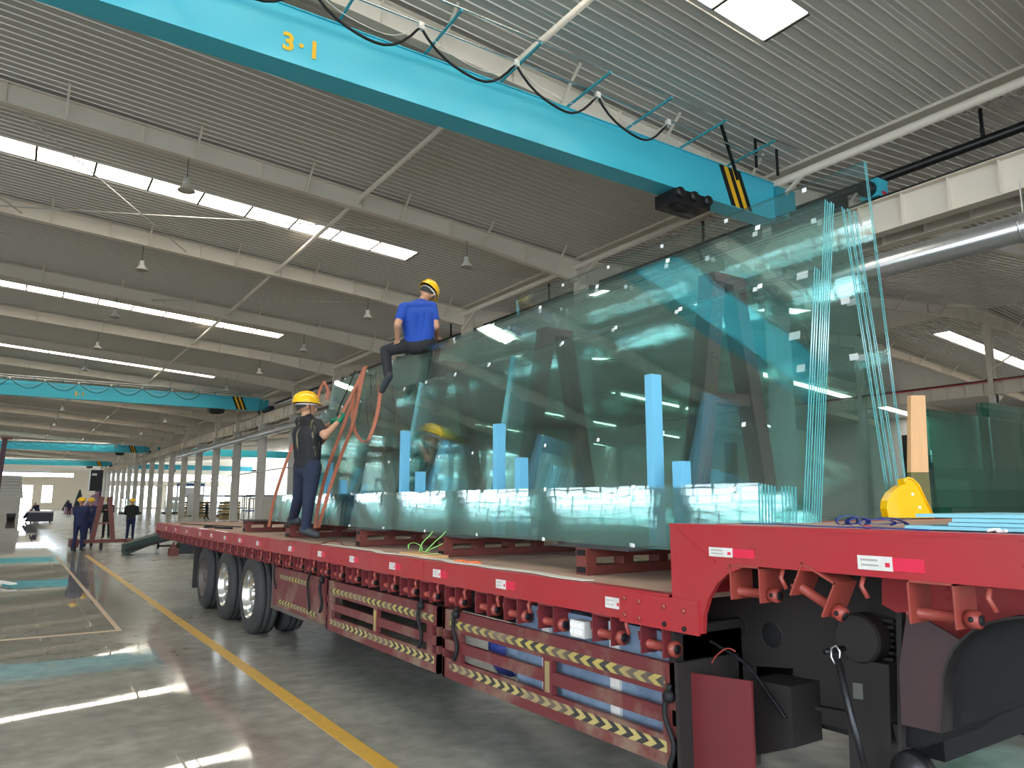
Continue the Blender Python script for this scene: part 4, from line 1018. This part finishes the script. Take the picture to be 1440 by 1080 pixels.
# orange tie-down straps over the far end of the load
def P(u, v, x): return onx(u, v, x)
SW = (.027, -.037, 0)
straps = [
    ('orange tie-down strap from the top of the glass to the skid behind the worker', [P(515, 515, 3.56), P(503, 545, 3.45), P(492, 575, 3.35), P(478, 612, 3.2), P(462, 655, 3.0), P(450, 700, 2.88), P(443, 743, 2.86)]),
    ('thinner orange strap running close beside the first strap', [P(513, 517, 3.54), P(505, 555, 3.42), P(495, 600, 3.25), P(480, 640, 3.1), P(463, 690, 2.9), P(448, 742, 2.86)]),
    ('orange strap hanging in a loop below the seated worker', [P(497, 560, 3.38), P(496, 590, 3.30), P(502, 612, 3.25), P(514, 622, 3.22), P(524, 605, 3.26), P(532, 575, 3.34), P(535, 545, 3.42)]),
    ('orange strap held in the gloved hands of the standing worker', [P(513, 516, 3.54), P(498, 548, 3.40), P(487, 570, 3.1), P(477, 588, 2.95), P(466, 602, 2.92), P(452, 625, 2.9)]),
    ('leftmost orange strap hanging behind the back of the standing worker', [P(457, 536, 3.52), P(450, 548, 3.42), P(446, 562, 3.34), P(432, 590, 3.2), P(411, 628, 3.0), P(395, 672, 2.88), P(385, 705, 2.86), P(378, 741, 2.86)]),
    ('short orange strap looped over the glass top left of the others', [P(455, 536, 3.5), P(461, 548, 3.44), P(460, 562, 3.42)]),
]
for lb, pts in straps:
    MB().ribbon(spline(pts, 5), SW, .006).build('tie_down_strap', M_ORS, None, label=lb, cat='strap', group='orange tie-down straps')
MB().tube(spline([P(500, 520, 3.52), P(490, 545, 3.42), P(478, 572, 3.34), P(472, 590, 3.3)]), .008, 5).build('black_cord', M_BLK, None, label='thin black cord hanging down the glass left of the straps', cat='cord')

# ================================================================== PEOPLE
def body(prims, mats, name, parent, voxel):
    """one continuous figure: tapered limbs fused by a voxel remesh; each face keeps the material of the nearest limb"""
    b = MB()
    for (p, q, r0, r1, mi) in prims:
        p, q = Vector(p), Vector(q); d = q - p; Ln = d.length
        if Ln < 1e-5: d = Vector((0, 0, 1)); Ln = 1e-5
        d.normalize(); prof = []
        for i in range(6): t = -pi/2 + (pi/2)*i/5; prof.append((max(1e-4, r0*cos(t)), r0*sin(t)))
        for i in range(6): t = (pi/2)*i/5; prof.append((max(1e-4, r1*cos(t)), Ln + r1*sin(t)))
        b.lathe(p, d, prof, 14)
        n = len(prof)*14; o = len(b.v) - n
        b.f += [tuple(o + k for k in reversed(range(14))), tuple(o + n - 14 + k for k in range(14))]; b.mi += [0, 0]; b.sm += [True, True]
    me = b.mesh('tmp', mats)
    o = bpy.data.objects.new('tmp', me); COL.objects.link(o)
    md = o.modifiers.new('r', 'REMESH'); md.mode = 'VOXEL'; md.voxel_size = voxel; md.use_smooth_shade = True
    ms = o.modifiers.new('s', 'SMOOTH'); ms.factor = .5; ms.iterations = 3
    dg = bpy.context.evaluated_depsgraph_get()
    ev = o.evaluated_get(dg); m2 = bpy.data.meshes.new_from_object(ev, depsgraph=dg)
    bpy.data.objects.remove(o); m2.name = name
    m2.materials.clear()
    for m in mats: m2.materials.append(m)
    nf = len(m2.polygons); c = np.empty(nf*3); m2.polygons.foreach_get('center', c); c = c.reshape(-1, 3)
    best = np.full(nf, 1e9); idx = np.zeros(nf, int)
    for (p, q, r0, r1, mi) in prims:
        p = np.array(p); q = np.array(q); d = q - p; L2 = max(d @ d, 1e-9)
        t = np.clip((c - p) @ d / L2, 0, 1); dist = np.linalg.norm(c - p - t[:, None]*d, axis=1) - (r0 + (r1-r0)*t)
        k = dist < best - 1e-4; best[k] = dist[k]; idx[k] = mi
    m2.polygons.foreach_set('material_index', idx.astype(np.int32)); m2.polygons.foreach_set('use_smooth', [True]*nf)
    org = ORG[parent.name]
    n = len(m2.vertices); v = np.empty(n*3); m2.vertices.foreach_get('co', v); v = v.reshape(-1, 3) - np.array(org); m2.vertices.foreach_set('co', v.ravel()); m2.update()
    return link('body', m2, parent)

def figure(pos, label, J, mats, s=1.0, voxel=.011, group=None, sleeves='short', helmet=True, gloves=False, facedir=(1, 0, 0), updir=(0, 0, 1), hair=True, detail=True, torso_w=1.0):
    """J: world joints. mats: shirt, trousers, skin, shoe, hand"""
    r = root('person', pos, label, 'person', group)
    V = {k: Vector(v) for k, v in J.items()}
    SH, TR, SK, SO, HA = 0, 1, 2, 3, 4
    f = Vector(facedir).normalized(); up = Vector(updir).normalized(); lf = up.cross(f).normalized(); f = lf.cross(up)
    pr = []
    def A(p, q, a, b2, m): pr.append((tuple(p), tuple(q), a*s, b2*s, m))
    side = (V['shL'] - V['shR']).normalized(); hip = (V['hipL'] - V['hipR']).normalized()
    pel = (V['hipL'] + V['hipR'])/2; ch = V['chest']; nk = V['neck']; hd = V['head']
    spine = (ch - pel).normalized(); back = side.cross(spine)
    tw = torso_w
    for k in (-1, 0, 1):       # torso: three overlapping columns, waist to ribcage
        A(pel + hip*.065*k*s + spine*.06*s, ch + side*.085*k*s*tw, .108, .118*tw, SH)
        A(pel + hip*.06*k*s - spine*.02*s, pel + hip*.06*k*s + spine*.05*s, .112, .108, TR)
    A(pel + spine*.03*s - hip*.055*s, pel + spine*.03*s + hip*.055*s, .118, .118, SH)
    A(ch + side*.1*s, ch - side*.1*s, .112, .112, SH)
    A(V['shL'] - side*.02*s, V['shR'] + side*.02*s, .068, .068, SH)
    A(V['shL'] - side*.05*s, nk - up*.02*s, .062, .055, SH); A(V['shR'] + side*.05*s, nk - up*.02*s, .062, .055, SH)
    A(nk - up*.02*s, hd - up*.05*s, .055, .05, SK)
    # head: cranium, jaw, nose, ears
    A(hd - f*.025*s + up*.02*s, hd + f*.015*s + up*.02*s, .087, .084, SK)
    A(hd + f*.02*s - up*.015*s, hd + f*.035*s - up*.065*s, .068, .048, SK)
    if detail:
        A(hd + f*.088*s - up*.0*s, hd + f*.106*s - up*.03*s, .012, .016, SK)
        A(hd + f*.082*s - up*.062*s + lf*.018*s, hd + f*.082*s - up*.062*s - lf*.018*s, .011, .011, SK)
        for e in (-1, 1): A(hd - f*.01*s + lf*e*.088*s + up*.01*s, hd - f*.005*s + lf*e*.083*s - up*.02*s, .018, .012, SK)
    for e in ('L', 'R'):
        sh, el, wr = V['sh'+e], V['el'+e], V['wr'+e]
        if sleeves == 'short':
            mid = sh.lerp(el, .62)
            A(sh, mid, .066, .060, SH); A(mid - (mid-sh)*.05, el, .047, .041, SK); A(el, wr, .041, .028, SK)
        else:
            A(sh, el, .064, .054, SH); A(el, wr, .052, .040, SH)
        d = (wr - el).normalized(); hb = d.orthogonal().normalized() if abs(d.z) > .9 else d.cross(Vector((0, 0, 1))).normalized()
        nn = d.cross(hb)
        A(wr, wr + d*.035*s, .027, .030, HA)
        palm = wr + d*.05*s
        A(palm - hb*.02*s, palm + hb*.02*s, .021, .021, HA)
        A(palm + d*.03*s - hb*.024*s, palm + d*.03*s + hb*.024*s, .018, .017, HA)
        if detail:
            for k in range(4):
                base = palm + d*.035*s + hb*(k - 1.5)*.018*s; ln = (.040, .046, .043, .034)[k]
                k1 = base + d*ln*s*.7 - nn*.012*s; k2 = k1 + d*ln*s*.25 - nn*.028*s
                A(base, k1, .0095, .009, HA); A(k1, k2, .009, .008, HA)
            A(palm + hb*.026*s - d*.01*s, palm + hb*.050*s + d*.02*s - nn*.01*s, .013, .011, HA); A(palm + hb*.050*s + d*.02*s - nn*.01*s, palm + hb*.048*s + d*.045*s - nn*.02*s, .011, .009, HA)
        hp, kn, an, to = V['hip'+e], V['kn'+e], V['an'+e], V['to'+e]
        A(hp, kn, .098, .066, TR); A(kn, an, .066, .052, TR)
        fd = (to - an); hl = an - Vector((0, 0, .0)) 
        fdir = Vector((fd.x, fd.y, fd.z)).normalized()
        A(an + fdir*-.03*s - Vector((0, 0, .03*s)), to, .048, .038, SO); A(an, an - Vector((0, 0, .03*s)), .050, .048, SO)
    body(pr, [mats['shirt'], mats['trousers'], M_SKIN, M_SHOE, mats.get('hand', M_SKIN)], 'body', r, voxel)
    # hair cap, eyes
    def hobj(name, b, m): 
        return b.build(name, m, r)
    X = Matrix((lf, -f, up)).transposed()
    def capmesh(rx, ry, rz, c, zmin, n=20, rings=7, grow=0):
        b = MB(); vs = []
        for i in range(rings + 1):
            for k in range(n):
                t = 2*pi*k/n; zm = zmin if not grow else zmin - grow*max(0, sin(t)) + grow*.8*max(0, -sin(t)); th = math.acos(max(-1, min(1, zm))) * i / rings; p = Vector((rx*sin(th)*cos(t), ry*sin(th)*sin(t), rz*cos(th))) * s
                vs.append(c + X @ p)
        fs = [tuple(range(n))]
        for i in range(rings):
            for k in range(n): k2 = (k+1) % n; fs.append((i*n+k, (i+1)*n+k, (i+1)*n+k2, i*n+k2))
        return b.add(vs, fs, 0, True)
    if detail:
        hobj('hair', capmesh(.094, .106, .098, hd - f*.014*s + up*.012*s, -.12, grow=.5), M_HAIR)
        for e in (-1, 1): hobj('eye', MB().ball(hd + f*.084*s + lf*e*.031*s + up*.008*s, .010*s), M_EYE)
        for e in (-1, 1): hobj('eyebrow', MB().bar(hd + f*.090*s + lf*e*.018*s + up*.027*s, hd + f*.086*s + lf*e*.045*s + up*.026*s, .006*s, .006*s), M_HAIR)
    if helmet:
        c = hd + up*.045*s - f*.008*s
        h = capmesh(.126, .147, .124, c, .0)
        hm = hobj('hard_hat', h, M_HELM)
        # brim: narrow all round, long peak in front
        b = MB(); n = 28; vs = []
        for k in range(n):
            t = 2*pi*k/n; cx, cy_ = cos(t), sin(t)
            pk_ = max(0, -cy_)**3 * .035
            for (g, dz) in ((0.97, .006), (1.06, -.004), (1.06, -.010), (0.97, -.002)):
                vs.append(c + X @ (Vector((.122*g*cx, (.142*g + (pk_ if g > 1 else 0))*cy_, dz - (pk_*.35 if g > 1 else 0)))*s))
        fs = []
        for k in range(n):
            k2 = (k+1) % n
            for j in range(4): fs.append((k*4+j, k2*4+j, k2*4+(j+1) % 4, k*4+(j+1) % 4))
        b.add(vs, fs, 0, True).build('brim', M_HELM, hm)
        if detail:
            b = MB()
            for e in (-.03, 0, .03):
                pts = [c + X @ (Vector((e, -.142*cos(t)*1.01, .118*sin(t)*1.03 + .002))*s) for t in [radians(a) for a in range(18, 165, 14)]]
                b.tube(pts, .006*s, 5)
            b.build('ridge', M_HELM, hm)
            hobj('head_harness', MB().tube([hd + X @ (Vector((.10*cos(t), .112*sin(t), .02))*s) for t in [2*pi*i/16 for i in range(17)]], .010*s, 5), M_TAPEW)
            hobj('chin_strap', MB().tube(spline([hd + lf*.1*s + up*.03*s, hd + lf*.085*s - up*.03*s + f*.02*s, hd + f*.05*s - up*.115*s, hd - lf*.085*s - up*.03*s + f*.02*s, hd - lf*.1*s + up*.03*s]), .004*s, 5), M_BLK)
    return r

def pose(pos, ang, s=1.0, over=None):
    """standing joints in a local frame (forward, left, up) turned to heading ang (radians, 0 = +X)"""
    D = dict(hipL=(0, .09, .93), hipR=(0, -.09, .93), chest=(.0, 0, 1.28), neck=(.0, 0, 1.47), head=(.03, 0, 1.60), shL=(0, .19, 1.40), shR=(0, -.19, 1.40),
             elL=(-.02, .24, 1.12), elR=(-.02, -.24, 1.12), wrL=(.08, .23, .88), wrR=(.08, -.23, .88), knL=(.03, .10, .50), knR=(.03, -.10, .50),
             anL=(0, .11, .085), anR=(0, -.11, .085), toL=(.14, .13, .035), toR=(.14, -.13, .035))
    if over: D.update(over)
    c, s_ = cos(ang), sin(ang)
    return {k: (pos[0] + (v[0]*c - v[1]*s_)*s, pos[1] + (v[0]*s_ + v[1]*c)*s, pos[2] + v[2]*s) for k, v in D.items()}

# standing worker on the trailer
jw = dict(hipR=ony(440, 657, 8.05), hipL=ony(425, 655, 8.27), chest=ony(432, 612, 8.15), neck=ony(431, 584, 8.15), head=ony(431, 572, 8.15),
          shR=ony(446, 597, 8.0), shL=ony(423, 593, 8.32), elR=ony(457, 613, 7.80), wrR=ony(474, 595, 7.82), elL=ony(446, 607, 8.30), wrL=ony(466, 596, 8.05),
          knR=ony(434, 706, 8.05), knL=ony(420, 700, 8.42), anR=ony(430, 743, 8.10), toR=ony(446, 752, 8.00), anL=ony(412, 729, 8.70), toL=ony(420, 733, 8.62))
zsh = DZ - min(jw['toR'].z, jw['anR'].z - .08) + .034
figure((2.74, 8.1, DZ), 'person in yellow hard hat, black T-shirt and dark jeans pulling straps on the trailer', jw,
       dict(shirt=M_KSH, trousers=M_JEAN, hand=M_GLOVE), s=1.02, voxel=.010, facedir=(1, -.05, 0))
# printed letters down the right trouser leg
# seated worker on top of the glass
hipc = ony(590, 482, 7.30)
js = dict(hipR=ony(600, 480, 7.25), hipL=ony(580, 484, 7.32), chest=ony(588, 446, 7.32), neck=ony(594, 424, 7.38), head=ony(601, 413, 7.46),
          shL=ony(568, 433, 7.32), shR=ony(607, 431, 7.32), elL=ony(559, 457, 7.25), wrL=ony(559, 476, 7.38), elR=ony(613, 459, 7.22), wrR=ony(614, 473, 7.40),
          knL=ony(542, 493, 7.62), anL=ony(546, 528, 7.50), toL=ony(537, 549, 7.60), knR=onx(618, 500, 3.88), anR=onx(615, 530, 3.90), toR=onx(612, 545, 3.92))
for k, (u, v, x) in dict(knR=(612, 492, 3.95), anR=(606, 528, 3.98), toR=(602, 540, 4.0)).items(): js[k] = onx(u, v, x)
figure(tuple(hipc), 'person in yellow hard hat and royal blue T-shirt sitting astride the top of the glass', js, dict(shirt=M_BSH, trousers=M_TROU), s=.96, voxel=.010,
       facedir=(.5, .6, -.55), updir=(.62, .02, .85), torso_w=1.05)
# floor crew
figure((1.95, 28.6, 0), 'person in navy overalls and yellow hard hat pushing the A-frame trolley, on the left', pose((1.95, 28.6, 0), 1.2, 1.0, dict(elR=(.15, -.24, 1.22), wrR=(.42, -.20, 1.32), elL=(.15, .22, 1.2), wrL=(.42, .2, 1.34), anL=(-.1, .12, .085), toL=(.04, .13, .035))),
       dict(shirt=M_NAVY, trousers=M_NAVY), voxel=.02, sleeves='long', facedir=(.4, .9, 0), detail=False)
figure((2.42, 30.9, 0), 'person in navy with yellow hard hat behind the A-frame trolley, facing us', pose((2.42, 30.9, 0), -1.9, 1.0, dict(elR=(.15, -.24, 1.22), wrR=(.40, -.1, 1.3))),
       dict(shirt=M_NAVY, trousers=M_NAVY), voxel=.02, sleeves='long', facedir=(-.3, -.9, -.2), detail=False)
figure((3.66, 38.2, 0), 'person in black clothes and yellow hard hat with forearms raised, right of the trolley', pose((3.66, 38.2, 0), -1.9, 1.02, dict(elR=(.08, -.24, 1.15), wrR=(.30, -.05, 1.22), elL=(.08, .24, 1.15), wrL=(.30, .05, 1.22))),
       dict(shirt=M_KPL, trousers=M_KPL), voxel=.02, sleeves='long', facedir=(-.3, -.9, -.15), detail=False)
figure((4.31, 35.6, 0), 'person in black top, navy trousers and yellow hard hat standing by the ramp', pose((4.31, 35.6, 0), 1.3, 1.0, dict(elR=(.05, -.26, 1.12), wrR=(.22, -.1, 1.05), elL=(.05, .26, 1.12), wrL=(.22, .1, 1.05))),
       dict(shirt=M_KPL, trousers=M_NAVY), voxel=.02, sleeves='long', facedir=(.3, .9, 0), detail=False)
figure((15.0, 73.0, 0), 'person in black walking beside the columns beyond the trailer tail', pose((15.0, 73.0, 0), 0.2, 1.0, dict(anL=(.25, .1, .09), toL=(.39, .1, .04), anR=(-.2, -.1, .12), toR=(-.08, -.1, .04))),
       dict(shirt=M_KPL, trousers=M_KPL), voxel=.025, sleeves='long', helmet=False, facedir=(1, 0, 0), detail=False)
figure((1.85, 71.0, 0), 'person in grey-blue bending over a crate in the far aisle', pose((1.85, 71.0, 0), -2.2, 1.0, dict(chest=(.18, 0, 1.2), neck=(.3, 0, 1.36), head=(.38, 0, 1.46), shL=(.2, .19, 1.32), shR=(.2, -.19, 1.32), elL=(.3, .24, 1.05), elR=(.3, -.24, 1.05), wrL=(.45, .15, .85), wrR=(.45, -.15, .85))),
       dict(shirt=M_NAVY, trousers=M_NAVY), voxel=.025, sleeves='long', helmet=False, facedir=(-.5, -.8, -.4), detail=False)
figure((1.15, 73.5, 0), 'person crouching on the far aisle floor beside a bucket', pose((1.15, 73.5, 0), -.2, 1.0, dict(hipL=(-.1, .1, .38), hipR=(-.1, -.1, .38), chest=(.08, 0, .68), neck=(.2, 0, .84), head=(.27, 0, .96), shL=(.12, .18, .80), shR=(.12, -.18, .80), elL=(.35, .2, .62), elR=(.35, -.2, .62), wrL=(.6, .15, .55), wrR=(.6, -.15, .55), knL=(.25, .16, .52), knR=(.25, -.16, .5))),
       dict(shirt=M_NAVY, trousers=M_KPL), voxel=.025, sleeves='long', helmet=False, facedir=(.9, -.2, -.4), detail=False)
figure((6.1, 108, 0), 'person standing small and dark before the far window', pose((6.1, 108, 0), -1.5, 1.0), dict(shirt=M_NAVY, trousers=M_KPL), voxel=.03, sleeves='long', helmet=False, facedir=(0, -1, 0), detail=False)

# ================================================================== FLOOR OBJECTS
tr = root('a_frame_trolley', (2.9, 29.6, 0), 'rust-red A-frame trolley wheeled by the crew', 'trolley')
MB().box(1.75, 2.0, 28.9, 29.9, .12, .38).box(1.75, 3.6, 29.3, 29.42, .22, .34).box(3.4, 3.6, 28.7, 29.9, .22, .34).build('base', M_SKID, tr)
MB().bar((2.42, 29.5, .3), (2.62, 29.5, 1.78), .24, .14, up=(1, 0, 0)).build('leg', M_SKID, tr)
MB().bar((3.05, 29.5, .3), (2.85, 29.5, 1.78), .24, .14, up=(1, 0, 0)).build('leg', M_SKID, tr)
MB().box(2.4, 3.05, 29.4, 29.6, .85, .90).build('crossbar', M_SKID, tr)
for x, y in ((1.9, 29.0), (2.7, 29.4), (3.5, 28.9), (3.5, 29.8)):
    MB().lathe((x-.04, y, .11), (1, 0, 0), [(0, 0), (.11, 0), (.11, .08), (0, .08)], 14).build('wheel', M_RUB, tr)
rmp = root('loading_ramp', (3.9, 26.5, 0), 'dark green wheeled conveyor ramp behind the trailer tail', 'ramp')
MB().prism([(3.05, .02), (3.05, .30), (4.9, .92), (5.6, .92), (5.6, .80), (4.95, .78)], 'y', 25.6, 26.9).build('bed', M_GRNMAT, rmp)
MB().bar((3.0, 25.55, .30), (4.9, 25.55, .84), .05, .10).build('side_rail', M_GRNMAT, rmp)
MB().bar((3.0, 25.5, .16), (4.9, 25.5, .62), .05, .08).build('side_rail', M_CHAS, rmp)
for x in (3.9, 4.5, 5.1): MB().box(x, x + .06, 25.7, 25.76, .15, .8).build('leg', M_CHAS, rmp)
MB().box(3.9, 5.2, 25.7, 25.76, .22, .28).build('brace', M_CHAS, rmp)
for x in (3.93, 5.13): MB().lathe((x-.03, 25.73, .09), (1, 0, 0), [(0, 0), (.09, 0), (.09, .06), (0, .06)], 12).build('caster', M_STEELG, rmp)
tr2 = root('steel_trough', (5.1, 24.9, 0), 'long dark steel box on the floor below the trailer tail', 'box')
MB().box(4.35, 6.2, 24.6, 25.1, .05, .36).build('box_body', M_BLKM, tr2)
MB().box(4.1, 4.34, 24.6, 25.0, 0, .22).prism([(4.12, .2), (4.3, .2), (4.22, .4)], 'y', 24.7, 24.9).build('foot', M_SKID, tr2)
MB().box(-.35, .0, 18.0, 18.3, 0, .05).bar((-.2, 18.5, .06), (.18, 17.4, .06), .12, .03).build('white_board', M_PAPER, None, label='white board lying on the glossy aisle floor at the left edge', cat='board')
MB().lathe((.14, 78, 0), (0, 0, 1), [(0, 0), (.3, 0), (.38, .62), (.36, .62), (.28, .03), (0, .03)], 18).build('bucket', M_BLKM, None, label='dark bucket beside the crouching person', cat='bucket')
cr = root('crate', (2.0, 70, 0), 'dark wheeled crate with a pale top in the far aisle', 'crate')
MB().box(1.2, 2.9, 69.6, 70.4, .1, .78).build('box_body', mat('grey_crate', (.06, .06, .09), .6), cr); MB().box(1.15, 2.95, 69.55, 70.45, .78, .9).build('lid', M_STEELG, cr)
for x in (1.4, 2.7): MB().lathe((x, 69.7, .06), (0, 1, 0), [(0, 0), (.06, 0), (.06, .1), (0, .1)], 10).build('wheel', M_BLK, cr)
# wrapped stack at the left end of the aisle
ws = root('wrapped_stack', (-1.5, 118, 0), 'tall white film-wrapped stack at the far left of the aisle', 'stack')
MB().box(-7.5, 1.05, 117, 121, 0, 2.1).build('grey_base', M_STEELG, ws)
for i in range(7): MB().box(-7.4 + .05*(i % 2), 1.3 - .06*i, 117.1, 120.8, 2.1 + .42*i, 2.1 + .42*i + .39).build('wrapped_layer', M_WALLW, ws)
pst = root('dark_post', (-.42, 48, 0), 'dark purple-brown upright post at the left edge of the aisle', 'post')
MB().prism([(-.85, 0), (-.60, 0), (-.42, 4.9), (-.66, 4.9)], 'y', 47.8, 48.1).build('shaft', mat('dark_purple_steel', (.05, .02, .035), .5), pst)
MB().box(-.7, -.2, 47.7, 48.2, 4.9, 5.0).build('head_plate', M_REDD, pst)
mc = root('dark_machine', (10.2, 125, 0), 'tall dark machine cabinet at the far end of the columns', 'machine')
MB().box(9.3, 10.9, 124, 126, 3.2, 6.2).build('cabinet', M_BLKM, mc)
MB().box(10.2, 10.9, 124, 126, 0, 3.2).build('pedestal', mat('purple_machine', (.10, .03, .12), .5), mc)
MB().box(9.5, 10.1, 123.98, 124, 5.4, 5.7).build('label_plate', M_WH, mc)
MB().prism([(6.2, 0), (9.9, 0), (10.1, 3.0), (9.2, 2.4), (8.4, 1.1), (6.2, .9)], 'y', 118, 121).build('checked_bundle', M_PINK, None, label='pink checked wrapped bundle in front of the dark machine', cat='bundle')
for i, (x, y, h) in enumerate(((6.9, 126, 1.6), (8.6, 131, 3.2))):
    pl_ = root('potted_conifer', (x, y, 0), '%s dark conifer-like plant beside the far dark machine' % ['shorter', 'taller'][i], 'plant')
    MB().lathe((x, y, .3), (0, 0, 1), [(0.0, 0), (.62, 0), (.7, .2*h), (.45, .6*h), (.12, .97*h), (0, h)], 10).build('foliage', M_GRNMAT, pl_)
    MB().lathe((x, y, 0), (0, 0, 1), [(0, 0), (.3, 0), (.35, .32), (0, .32)], 10).build('pot', M_REDD, pl_)

# equipment in the next hall, seen between the columns
rn = random.Random(21)
def between(y):
    k = int((y - Y0) // BAY); return k
def eq_cab(x, y, h, lb, w_=.9, m=M_WH):
    r = root('control_cabinet', (x, y, 0), lb, 'cabinet')
    MB().box(x, x + w_, y, y + .6, .08, h).build('case', m, r); MB().box(x + .05, x + w_ - .05, y - .02, y, .2, h - .08).build('door', m, r)
    MB().box(x + w_*.8, x + w_*.84, y - .05, y - .02, h*.5, h*.6).build('handle', M_BLK, r); MB().box(x + .04, x + w_ - .04, y + .04, y + .56, 0, .08).build('plinth', M_BLK, r)
def eq_table(x, y, L_, lb, m=M_BLUEM, lv=(.85,)):
    r = root('work_table', (x, y, 0), lb, 'table')
    for z in lv: MB().box(x, x + L_, y, y + 2.2, z - .12, z).build('bed', m, r)
    for xx in (x + .05, x + L_ - .15):
        for yy in (y + .05, y + 2.0): MB().box(xx, xx + .1, yy, yy + .1, 0, max(lv) - .12).build('leg', M_STEELG, r)
    n = int(L_ / .45)
    for i in range(n): MB().tube([(x + .2 + .45*i, y + .05, max(lv) + .04), (x + .2 + .45*i, y + 2.1, max(lv) + .04)], .035, 6).build('roller', M_STEELG, r)
def eq_rack(x, y, n, lb, h=1.8, m=None):
    r = root('glass_rack', (x, y, 0), lb, 'rack')
    MB().box(x, x + .25*n + .3, y, y + 2.0, 0, .25).build('base', M_GRNMAT if m is None else m, r)
    for i in range(n):
        MB().bar((x + .2 + .25*i, y + .1, .25), (x + .32 + .25*i, y + .1, h), .05, .05).build('upright', mat('green_rack_paint', (.0, .22, .15), .5) if 'green_rack_paint' not in bpy.data.materials else bpy.data.materials['green_rack_paint'], r)
    for i in range(max(1, n//2)):
        MB().box(x + .28 + .5*i, x + .30 + .5*i, y + .15, y + 1.9, .25, h - .2).build('pane', M_GLASS, r)
eq_cab(16.9, 92, 2.5, 'white control cabinet behind the columns, left of the walking person', 1.5)
eq_cab(18.0, 66, 2.1, 'pale grey cabinet behind the columns, right of the walking person', 1.3, M_STEELG)
eq_cab(19.5, 118, 2.4, 'small white cabinet far behind the columns', 1.4)
eq_cab(24.0, 60, 2.6, 'tall white cabinet beside the blue conveyor bed', 1.2)
eq_table(19.5, 55, 7, 'blue and white glass-processing bed nearest behind the trailer tail', M_BLUEM, (.85, 1.6))
eq_table(18.5, 72, 6, 'blue processing bed behind the walking person', M_BLUEM, (.85, 2.2))
eq_table(22.0, 84, 8, 'white roller bed in the middle of the next hall', M_WH, (.95, 2.0))
eq_table(18.5, 100, 7, 'blue roller bed far down the next hall', M_BLUEM, (.9, 2.4))
eq_table(28.0, 66, 8, 'teal roller bed deep in the next hall', M_TEAL, (1.0, 2.6))
eq_rack(18.2, 48, 9, 'green upright rack behind the left end of the low glass', 1.7)
eq_rack(22.0, 50, 9, 'green upright rack beside the blue bed', 1.6)
eq_rack(18.0, 84, 6, 'brown-based rack of glass behind the columns', 1.7, M_SKID)
eq_rack(17.2, 110, 8, 'green rack far behind the columns', 2.0)
eq_rack(12.2, 112, 9, 'green glass rack beside the far column feet', 2.2)
for i, (x, y, lb) in enumerate(((17.0, 88, 'yellow-brown stack of boards left of the walking person'), (17.5, 78, 'yellow machine frame behind the walking person'), (17.2, 97, 'yellow-brown pallet stack behind the white cabinet'))):
    r = root('board_stack', (x, y, 0), lb, 'stack')
    for k in range(6): MB().box(x + .04*(k % 2), x + 1.7, y, y + 1.5, .28*k, .28*k + .24).build('board', M_OLIVE if k % 2 else mat('ochre', (.40, .27, .08), .6) if 'ochre' not in bpy.data.materials else (M_OLIVE if k % 2 else bpy.data.materials['ochre']), r)
for i, (x, y) in enumerate(((26, 75), (33, 70), (30, 95), (38, 88), (22, 130))):
    r = root('gantry_frame', (x, y, 0), 'white portal frame with blue crossbar, %s one in the next hall' % ORD[i], 'frame')
    for xx in (x, x + 4): MB().box(xx, xx + .2, y, y + .2, 0, 4.2).build('leg', M_WH, r)
    MB().box(x, x + 4.2, y, y + .25, 4.2, 4.6).build('crossbar', M_BLUEM, r)
    MB().box(x + 1.2, x + 3, y - .2, y, 2.3, 3.9).build('hood', M_WH, r)
sp_ = root('loudspeaker_box', (16.9, 55, 4), 'small dark box hanging on the pipe between the columns', 'box')
MB().box(16.2, 16.9, 50.0, 50.4, 3.15, 3.65).build('box_body', M_BLKM, sp_); MB().tube([(15.8, 50.2, 3.9), (16.5, 50.2, 3.6)], .03, 6).build('bracket', M_STEELG, sp_)
